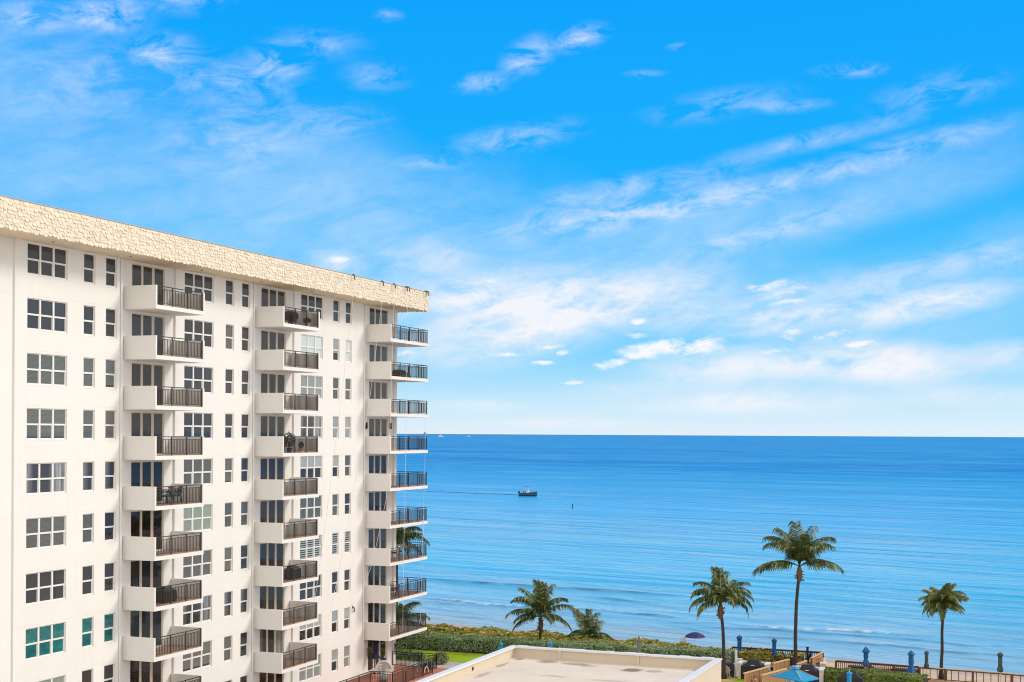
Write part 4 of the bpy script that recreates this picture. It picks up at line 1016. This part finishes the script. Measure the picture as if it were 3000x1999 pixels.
for s in (-1,1):
    hp=add((s*.10,-.04,.49),.10,pel); kn=add((s*.14,-.46,.50),.065,hp); an=add((s*.14,-.52,.09),.042,kn); tt=add((s*.15,-.70,.04),.03,an)
    sh=add((s*.19,.10,.97),.07,chs); el=add((s*.33,.08,.72),.048,sh); wr=add((s*.34,-.18,.66),.034,el); pm=add((s*.34,-.26,.655),.036,wr)
    for k,(dx,ln) in enumerate(((-.028,.075),(-.01,.088),(.01,.082),(.027,.065))):
        f1=add((s*.34+dx,-.30-ln*.4,.655),.0095,pm); f2=add((s*.34+dx,-.30-ln,.635),.008,f1)
    t1_=add((s*(.34-.045),-.265,.65),.010,pm); add((s*(.34-.06),-.31,.64),.008,t1_)
skin_body('body',V,E_,Rr,M['skin'],ps)
mb=MB()
for s in (-1,1): mb.lathe([(0,.02),(.014,.012),(.014,-.012),(0,-.02)],8,c=(s*.035,-.02))
for i in range(len(mb.v)): x,y,z=mb.v[i]; mb.v[i]=(x,y,z+1.255)
mb.build('eye',M['dark'],ps)
mb=MB(); mb.tube([(0,-.02,1.25),(0,-.055,1.205),(0,-.02,1.2)],[.012,.018,.012],6); mb.build('nose',M['skin'],ps)
mb=MB(); mb.tube([(-.03,-.014,1.165),(0,-.022,1.16),(.03,-.014,1.165)],.007,6); mb.build('mouth',M['pink_fabric'],ps)
for s in (-1,1): mb=MB(); mb.tube([(s*.092,.08,1.21),(s*.105,.09,1.245),(s*.095,.085,1.27)],.016,6); mb.build('ear',M['skin'],ps)
mb=MB()
rings=[]
for (y,z,w,d) in ((.0,.40,.20,.15),(-.02,.52,.21,.16),(.03,.62,.185,.155)): rings.append([(w*math.cos(2*math.pi*i/12),y+d*math.sin(2*math.pi*i/12),z) for i in range(12)])
mb.loft(rings)
for s in (-1,1): mb.tube([(s*.10,-.04,.5),(s*.125,-.22,.505),(s*.14,-.38,.505)],[.125,.115,.1],10)
mb.build('shorts',M['shorts'],ps,smooth=True)
pc=adirondack(M['pale']); tag(pc,'pale slatted garden chair with the bald person sitting in it','chair','slatted garden chairs'); pc.location=(pp.x,pp.y,0); pc.rotation_euler=(0,0,ROTZ-.25)
# ------------------------------------------------------------------ beach parasol with chair
bp=g(2036,1890,-2.35); e=empty('beach_parasol',bp,0,'navy patterned beach parasol with a red fringe stuck in the sand','parasol')
def beachmat():
    m,nt=newmat('patterned_canvas'); tc=nt.n('TexCoord').outputs['Object']; f=nt.noise(tc,5,3,.7,1.2); c=nt.ramp(f,[(.45,(.010,.016,.10)),(.58,(.02,.035,.17)),(.68,(.16,.08,.16))]); finish(nt,c,.8); return m
hz=at(2034,1865,bp.y).z-bp.z; tl=Vector((-.12,0,0)); mb=MB(); n=24
prof=[(0,.42),(.35,.36),(.75,.18),(.98,-.02)]; mb.lathe([(r,z+hz) for r,z in prof],n,fold=lambda w,i:1+.02*math.sin(8*w)); mb.build('canopy',beachmat(),e)
mb=MB(); mb.lathe([(.98,hz-.02),(.985,hz-.07)],n); 
o=mb.build('fringe',plain('red_fringe',(.22,.05,.12)),e)
mb=MB(); mb.tube([(0,0,-.3),(0,0,hz+.47)],.022,6); mb.build('pole',M['coping'],e)
bc=sling(M['pale']); bc.scale=(.6,.6,.55); tag(bc,'low pale beach chair under the patterned parasol','beach chair'); bc.location=bp+Vector((-1.1,.1,0)); bc.rotation_euler=(0,0,ROTZ-1.2)
# ------------------------------------------------------------------ boat, marker, far things
bo=g(1546,1454,SEA); e=empty('motor_boat',bo,R(-9),'dark hulled motor boat with a T-top heading right','boat'); e.scale=(.86,1,1.32)
mb=MB(); n=12; rings=[]
for i in range(n+1):
    k=i/n; x=-3.2+6.6*k; w=1.15*(1-max(0,(k-.45)/.55)**2.2)+.02; sh=.78+.42*k**2; kz=-.35+ (.35+.25)*max(0,(k-.8)/.2)**2
    xr=x+ (.35*k if k>.9 else 0)
    rings.append([(xr,-w,sh),(xr,-w*.92,.2+.15*k),(xr,0,kz),(xr,w*.92,.2+.15*k),(xr,w,sh),(xr,w*.85,sh-.02),(xr,w*.8,.45+.3*k),(xr,-w*.8,.45+.3*k),(xr,-w*.85,sh-.02)])
mb.loft(rings); mb.build('hull',M['hull'],e)
mb=MB(); mb.loft([[(-.35,-.35,.5),(.55,-.35,.5),(.55,.35,.5),(-.35,.35,.5)],[(-.3,-.33,1.25),(.35,-.33,1.25),(.35,.33,1.25),(-.3,.33,1.25)],[(.05,-.3,1.6),(.15,-.3,1.6),(.15,.3,1.6),(.05,.3,1.6)]]); mb.build('console',M['whiteplastic'],e)
mb=MB(); mb.box(-1.2,.8,-.75,.75,2.35,2.43); mb.build('canopy',M['dark'],e)
mb=MB(); mb.box(-.3,.3,-.25,.25,2.44,2.56); mb.build('roof_box',M['whiteplastic'],e)
mb=MB()
for y in (-.5,.5):
    mb.bar((-.6,y,.6),(-.9,y,2.35),.06); mb.bar((.5,y,.7),(.6,y,2.35),.06); mb.bar((-.6,y,1.3),(.5,y,1.9),.04)
mb.build('frame',M['coping'],e)
for y in (-.55,.0,.55):
    mb=MB(); mb.loft([[(-3.75,y-.17,.75),(-3.2,y-.17,.75),(-3.2,y+.17,.75),(-3.75,y+.17,.75)],[(-3.7,y-.17,1.2),(-3.25,y-.17,1.25),(-3.25,y+.17,1.25),(-3.7,y+.17,1.2)]]); mb.box(-3.5,-3.3,y-.08,y+.08,-.5,.75); mb.build('outboard_motor',M['dark'],e)
mb=MB(); mb.tube([(-1.6,0,.6),(-1.55,0,1.0),(-1.5,0,1.25)],[.2,.24,.1],8); mb.build('bench',M['dark'],e)
# helmsman
hp_=empty('person',bo+Vector((math.cos(R(-9))*-.75,math.sin(R(-9))*-.75,.5)),R(-9),'person in dark clothes standing at the helm of the motor boat','person')
V=[];E_=[];Rr=[]
pel=add((0,0,.9),.13); c_=add((0,0,1.3),.15,pel); nk=add((.01,0,1.47),.06,c_); h1=add((.02,0,1.6),.09,nk); add((.02,0,1.7),.06,h1)
for s in (-1,1):
    hp=add((0,s*.1,.85),.09,pel); kn=add((.04,s*.12,.47),.065,hp); an=add((-.02,s*.13,.08),.045,kn); add((.14,s*.13,.03),.03,an)
    sh=add((0,s*.19,1.4),.065,c_); el=add((.1,s*.27,1.12),.045,sh); wr=add((.33,s*.2,1.12),.034,el); pm=add((.41,s*.19,1.12),.034,wr)
    for k in range(4): add((.48+.01*(k%3),s*.19+(-.03+.02*k),1.10),.009,pm)
    add((.44,s*.15,1.14),.010,pm)
skin_body('body',V,E_,Rr,M['skin'],hp_)
mb=MB(); mb.tube([(0,0,.8),(0,0,1.05),(0,0,1.35),(.01,0,1.46)],[.16,.165,.19,.09],10); mb.build('shirt',M['shirt'],hp_,smooth=True)
# wake : a low ridge of disturbed water trailing the boat
mb=MB(); a=g(1524,1451,SEA); b_=g(1150,1436,SEA); K=90; rows=[]
for i in range(K+1):
    k=i/K; c=a.lerp(b_,k); dd=(b_-a).normalized(); s=Vector((-dd.y,dd.x,0)); w=.5+1.1*k; hgt=.10*(1-k)*(1+.9*mnoise.noise(Vector((i*.5,0,0))))+.08
    c+=s*mnoise.noise(Vector((i*.11,3,0)))*1.2
    rows.append([c+s*w-Vector((0,0,.05)),c+s*w*.4+Vector((0,0,hgt)),c-s*w*.3+Vector((0,0,hgt*.9)),c-s*w-Vector((0,0,.05))])
for i in range(K):
    for j in range(3): mb.face([rows[i][j],rows[i+1][j],rows[i+1][j+1],rows[i][j+1]])
wm,nt=newmat('wake_water'); f=nt.noise(nt.n('TexCoord').outputs['Object'],.8,4,.7); finish(nt,nt.ramp(f,[(.42,(.03,.10,.18)),(.52,(.04,.18,.32)),(.7,(.08,.34,.58))]),.35)
o=mb.build('boat_wake',wm,smooth=True); o['kind']='structure'
mk=g(1678,1490,SEA); e=empty('marker_pile',mk,0,'leaning dark wooden marker pile standing in the sea','pile'); mb=MB(); mb.tube([(0,0,-1.5),(-.04,0,.4),(-.12,0,1.15)],[.19,.18,.16],8); mb.build('pile',M['teak_dark'],e)
mb=MB(); mb.lathe([(0,1.28),(.17,1.2),(.18,1.11)],8,c=(-.12,0)); mb.build('cap',M['dark'],e)
def hill(px0,px1,D,label=None):
    mb=MB(); K=220; tops=[]
    for i in range(K+1):
        p=at(px0+(px1-px0)*i/K,1272,D); k=i/K
        h=3+D*.00055*max(0,.5+.9*mnoise.noise(Vector((i*.13,1,0)))+.5*mnoise.noise(Vector((i*.6,2,0))))*(1-.75*k)
        tops.append((p,h))
    for i in range(K):
        (a,h0),(b,h1)=tops[i],tops[i+1]; q=Vector((0,300,0))
        mb.face([(a.x,a.y,SEA-1),(b.x,b.y,SEA-1),(b.x,b.y,SEA+h1),(a.x,a.y,SEA+h0)]); mb.face([(a.x,a.y,SEA+h0),(b.x,b.y,SEA+h1),(b.x,b.y+300,SEA+h1*.6),(a.x,a.y+300,SEA+h0*.6)])
    o=mb.build('far_shore',M['farland']); o['kind']='structure'
hill(1228,2300,15500)
c=at(1225,1275,9000); e=empty('cargo_ship',(c.x,c.y,SEA),0,'faint bluish cargo ship on the horizon beside the corner balcony','ship'); mb=MB()
mb.loft([[(-60,-10,0),(48,-10,0),(48,10,0),(-60,10,0)],[(-62,-11,9),(60,-11,11),(60,11,11),(-62,11,9)]]); mb.build('hull',M['farship'],e); mb=MB(); mb.box(36,50,-9,9,11.1,24); mb.box(40,46,-3,3,24.1,29); mb.build('bridge_tower',M['farship'],e)
def yacht(px,D,s,label):
    c=at(px,1275,D); e=empty('yacht',(c.x,c.y,SEA),0,label,'boat','far white yachts'); mb=MB(); mb.loft([[(-12,-3,0),(10,-3,0),(10,3,0),(-12,3,0)],[(-12.5,-3.4,3),(14,-3.4,4),(14,3.4,4),(-12.5,3.4,3)]]); mb.build('hull',M['whiteplastic'],e); mb=MB(); mb.box(-8,4,-2.4,2.4,4.01,6.5); mb.box(-5,1,-2,2,6.51,8.6); mb.build('cabin',M['whiteplastic'],e); e.scale=(s,s,s)
yacht(1292,7600,1.35,'small white yacht on the horizon right of the cargo ship'); yacht(1373,8200,.8,'tiny white yacht on the horizon, the right hand one')
# ------------------------------------------------------------------ sky
wd=bpy.data.worlds.new('World'); sc.world=wd; wd.use_nodes=True; nt=NT(wd.node_tree)
SUN_AZ=math.atan2(1.175,.262); SUN_EL=R(33)
gen=nt.n('TexCoord').outputs['Generated']; sp=nt.n('SeparateXYZ'); nt.put(sp,0,gen)
el=nt.math('ARCSINE',sp.outputs[2]); az=nt.math('ARCTAN2',sp.outputs[0],sp.outputs[1])
cv=nt.n('CombineXYZ'); nt.put(cv,0,az); nt.put(cv,1,el); ae=cv.outputs[0]
sky=nt.n('TexSky'); sky.sky_type='NISHITA'; sky.sun_disc=False; sky.sun_elevation=SUN_EL; sky.sun_rotation=SUN_AZ; sky.air_density=1.2; sky.ozone_density=2.0; sky.dust_density=.3
def S(c,k=10): return tuple(v*k for v in s2l(c))
def e_(py): return (1270-py)/4167
mx=.62
base=nt.ramp(nt.math('DIVIDE',el,mx,clamp=True),[(0,s2l((226,241,252))),(e_(1190)/mx,s2l((204,236,254))),(e_(1040)/mx,s2l((122,212,255))),(e_(820)/mx,s2l((62,194,255))),(e_(520)/mx,s2l((14,176,255))),(e_(0)/mx,s2l((0,163,255))),(1,s2l((0,128,225)))])
b10=nt.n('VectorMath',operation='SCALE'); nt.put(b10,0,base); b10.inputs['Scale'].default_value=10
skyc=nt.mix(.975,sky.outputs[0],b10.outputs[0])
def blob(px,py,rx,ry,rot=0,lo=.0,hi=1.0):
    m=nt.map(ae,((px-1500)/4167,e_(py),0),(0,0,R(rot)),(rx/4167,ry/4167,1),'TEXTURE'); gt=nt.n('TexGradient',gradient_type='SPHERICAL'); nt.put(gt,0,m); return nt.mapr(gt.outputs[1],lo,hi,0,1,True)
def mx_(*a):
    r=a[0]
    for b in a[1:]: r=nt.math('MAXIMUM',r,b)
    return r
def wsum(*a):
    r=None
    for w,b in a:
        q=nt.math('MULTIPLY',b,w); r=q if r is None else nt.math('ADD',r,q)
    return r
def an(sx,sy,rot,scale,det,ro,di,off=(0,0,0)): return nt.noise(nt.map(nt.map(ae,off,(0,0,R(rot)),(1,1,1)),scale=(sx,sy,1)),scale,det,ro,di)
nA=an(.38,1,-14,26,6,.62,.7); nB=an(.45,1,-8,62,6,.66,.5,(3,1,0)); nC=an(.3,1,-16,12,5,.55,.6,(7,2,0)); nD=an(.55,1,-4,130,5,.62,.3,(1,5,0))
# thin veils
veil=wsum((.46,blob(260,600,1100,520,-18)),(.45,blob(800,720,900,400,-8)),(.34,blob(60,300,300,300)),(.75,blob(1950,700,900,170,8)),(.5,blob(2650,560,620,150,14)),(.55,blob(1250,640,600,200,6)),(.85,blob(1500,880,700,260,4)),(.6,blob(2000,870,900,200,2)),(.6,blob(950,560,500,260,-12)),(.6,blob(2550,1010,800,230,0)),(.5,blob(2900,800,600,200,10)))
tex=nt.mapr(nt.math('ADD',nt.math('MULTIPLY',nA,.55),nt.math('MULTIPLY',nC,.45)),.36,.64)
v1=nt.math('MULTIPLY',nt.math('MULTIPLY',veil,1.35),nt.math('ADD',nt.math('MULTIPLY',tex,.9),.2))
v1=nt.math('SUBTRACT',1,nt.math('EXPONENT',nt.math('MULTIPLY',v1,-1.25)))
v1=nt.math('MULTIPLY',v1,nt.mapr(nB,.3,.7,.62,1.15))
skyc=nt.mix(nt.math('MULTIPLY',v1,.85,clamp=True),skyc,S((184,222,255)))
# streaks rising to the right
st=wsum((.9,blob(2050,600,640,60,11)),(.8,blob(2250,690,420,50,13)),(.6,blob(1850,560,500,60,9)),(.6,blob(2600,480,480,60,12)),(.7,blob(1700,650,500,60,8)),(.5,blob(2350,440,420,40,10)),(.6,blob(2800,780,420,60,9)))
st=nt.math('MULTIPLY',nt.math('MULTIPLY',st,1.3),nt.mapr(nB,.38,.64),clamp=True)
skyc=nt.mix(nt.math('MULTIPLY',st,.72),skyc,S((218,233,255)))
# wisps high up
wi=wsum((1,blob(330,125,190,70,8)),(1,blob(580,45,170,80,14)),(1,blob(140,150,130,60)),(.9,blob(250,20,110,40)),(.7,blob(500,210,130,70)),(.9,blob(1540,190,110,70,25)),(.9,blob(1690,140,120,50,14)),(.7,blob(1410,265,120,40,6)),(.6,blob(820,220,120,70)),(.6,blob(1130,85,60,25)),(.5,blob(1990,170,60,16)),(.5,blob(1880,240,80,16)),(.5,blob(700,290,260,120)),(.4,blob(920,170,200,60)),(.6,blob(2480,250,160,30)),(.55,blob(2300,340,160,30)),(.5,blob(1250,490,160,30)),(.35,blob(300,300,400,180,10)),(.45,blob(700,430,350,130,8)),(.5,blob(1500,420,300,60,10)),(.4,blob(2100,330,300,60,8)),(.4,blob(2700,330,260,80,10)),(.4,blob(1000,380,200,80)),(.4,blob(1100,250,140,60)))
wi=nt.math('MULTIPLY',wi,nt.mapr(nB,.42,.68),clamp=True)
skyc=nt.mix(nt.math('MULTIPLY',wi,.92),skyc,S((228,238,255)))
# brighter cloud banks and small cumulus low down
bank=wsum((.8,blob(1100,900,260,90,10)),(.9,blob(1600,960,260,50,14)),(.8,blob(2300,940,300,50,8)),(.9,blob(2700,900,300,60,10)),(1.3,blob(1760,890,480,120,9)),(1.1,blob(1480,880,380,120,6)),(.7,blob(1380,1010,420,110,4)),(.6,blob(2450,900,420,120,6)),(.5,blob(1250,760,220,80)),(.6,blob(2050,930,300,60,6)),(1.3,blob(2540,1065,360,90,-3)),(.9,blob(2150,1075,420,80,2)),(.6,blob(990,780,130,50,-4)),(.55,blob(2900,1050,200,60)),(.5,blob(1330,860,260,80)),(.45,blob(2250,1170,500,60)),(.6,blob(1650,1240,300,24)),(.5,blob(2100,1180,420,40,1)),(.5,blob(2800,1160,300,40)),(.45,blob(1400,1190,200,26)),(.4,blob(1850,1140,260,40,3)))
bk=nt.math('MULTIPLY',nt.math('POWER',bank,.75),nt.mapr(nt.math('ADD',nt.math('MULTIPLY',nA,.5),nt.math('MULTIPLY',nB,.5)),.33,.58),clamp=True)
skyc=nt.mix(nt.math('MULTIPLY',bk,.95),skyc,S((246,247,253)))
cum=mx_(blob(1975,1022,246.5,45.9,2),blob(1900,1030,116,32.4,8),blob(2060,1013,116,40.5,6),blob(2265,862,166.75,54,2),blob(2310,980,58,35.1,12),blob(2410,985,116,24.3,8),blob(1865,942,58,17.55,6),blob(1860,985,58,21.6,4),blob(1620,1015,101.5,24.3,4),blob(1650,1035,87,21.6),blob(1590,1062,58,13.5),blob(1770,1070,101.5,24.3,10),blob(1680,1120,87,16.2,4),blob(2250,1030,87,16.2,6),blob(2490,1012,101.5,16.2,6),blob(985,772,60,20,6),blob(1190,1035,87,18.9,8),blob(1430,825,72.5,18.9,4),blob(1480,1040,72.5,16.2))
nE=an(.38,1,-9,62,6,.68,.6,(2,9,0))
cu=nt.mapr(nt.math('ADD',cum,nt.math('ADD',nt.math('MULTIPLY',nt.math('SUBTRACT',nE,.5),3.6),nt.math('MULTIPLY',nt.math('SUBTRACT',nD,.5),1.8))),.28,1.30,0,1,True)
cu=nt.math('MULTIPLY',cu,nt.mapr(cum,.02,.45,0,.92,True))
skyc=nt.mix(cu,skyc,S((253,253,255)))
# unseen sky behind, beside and overhead: bright cloud added as warm fill light
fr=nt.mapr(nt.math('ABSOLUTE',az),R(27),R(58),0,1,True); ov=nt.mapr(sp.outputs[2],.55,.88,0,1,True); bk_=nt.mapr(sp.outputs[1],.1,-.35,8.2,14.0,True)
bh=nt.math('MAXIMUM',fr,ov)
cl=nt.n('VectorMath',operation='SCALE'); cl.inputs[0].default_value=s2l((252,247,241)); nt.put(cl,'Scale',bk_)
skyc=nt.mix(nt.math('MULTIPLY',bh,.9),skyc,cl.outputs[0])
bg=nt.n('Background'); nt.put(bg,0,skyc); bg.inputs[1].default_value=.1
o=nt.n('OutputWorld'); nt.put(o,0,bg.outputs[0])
wd.cycles.sampling_method='MANUAL'; wd.cycles.sample_map_resolution=1024
# ------------------------------------------------------------------ sun and camera
ld=bpy.data.lights.new('sun','SUN'); ld.energy=1.9; ld.angle=R(17); ld.color=(1,.93,.84); lo=bpy.data.objects.new('sun',ld); COL.objects.link(lo)
sdv=Vector((math.sin(SUN_AZ)*math.cos(SUN_EL),math.cos(SUN_AZ)*math.cos(SUN_EL),math.sin(SUN_EL))); lo.rotation_euler=sdv.to_track_quat('Z','Y').to_euler(); lo.location=sdv*80
cd=bpy.data.cameras.new('camera'); cam=bpy.data.objects.new('camera',cd); COL.objects.link(cam); sc.camera=cam
cam.matrix_world=Matrix.Translation((0,0,EYE))@Matrix.Rotation(math.pi/2,4,'X')@Matrix.Rotation(ROLL,4,'Z')
cd.sensor_width=36; cd.lens=36*F/3000; cd.shift_y=(CY-999.5)/3000; cd.clip_start=.5; cd.clip_end=60000
sc.view_settings.view_transform='Standard'; sc.view_settings.look='None'; sc.view_settings.exposure=0; sc.view_settings.gamma=1
sc.render.engine='CYCLES'; sc.cycles.use_denoising=True; sc.cycles.denoising_prefilter='ACCURATE'; sc.cycles.filter_width=1.1; sc.cycles.max_bounces=6; sc.cycles.diffuse_bounces=3; sc.cycles.glossy_bounces=3; sc.cycles.sample_clamp_indirect=6
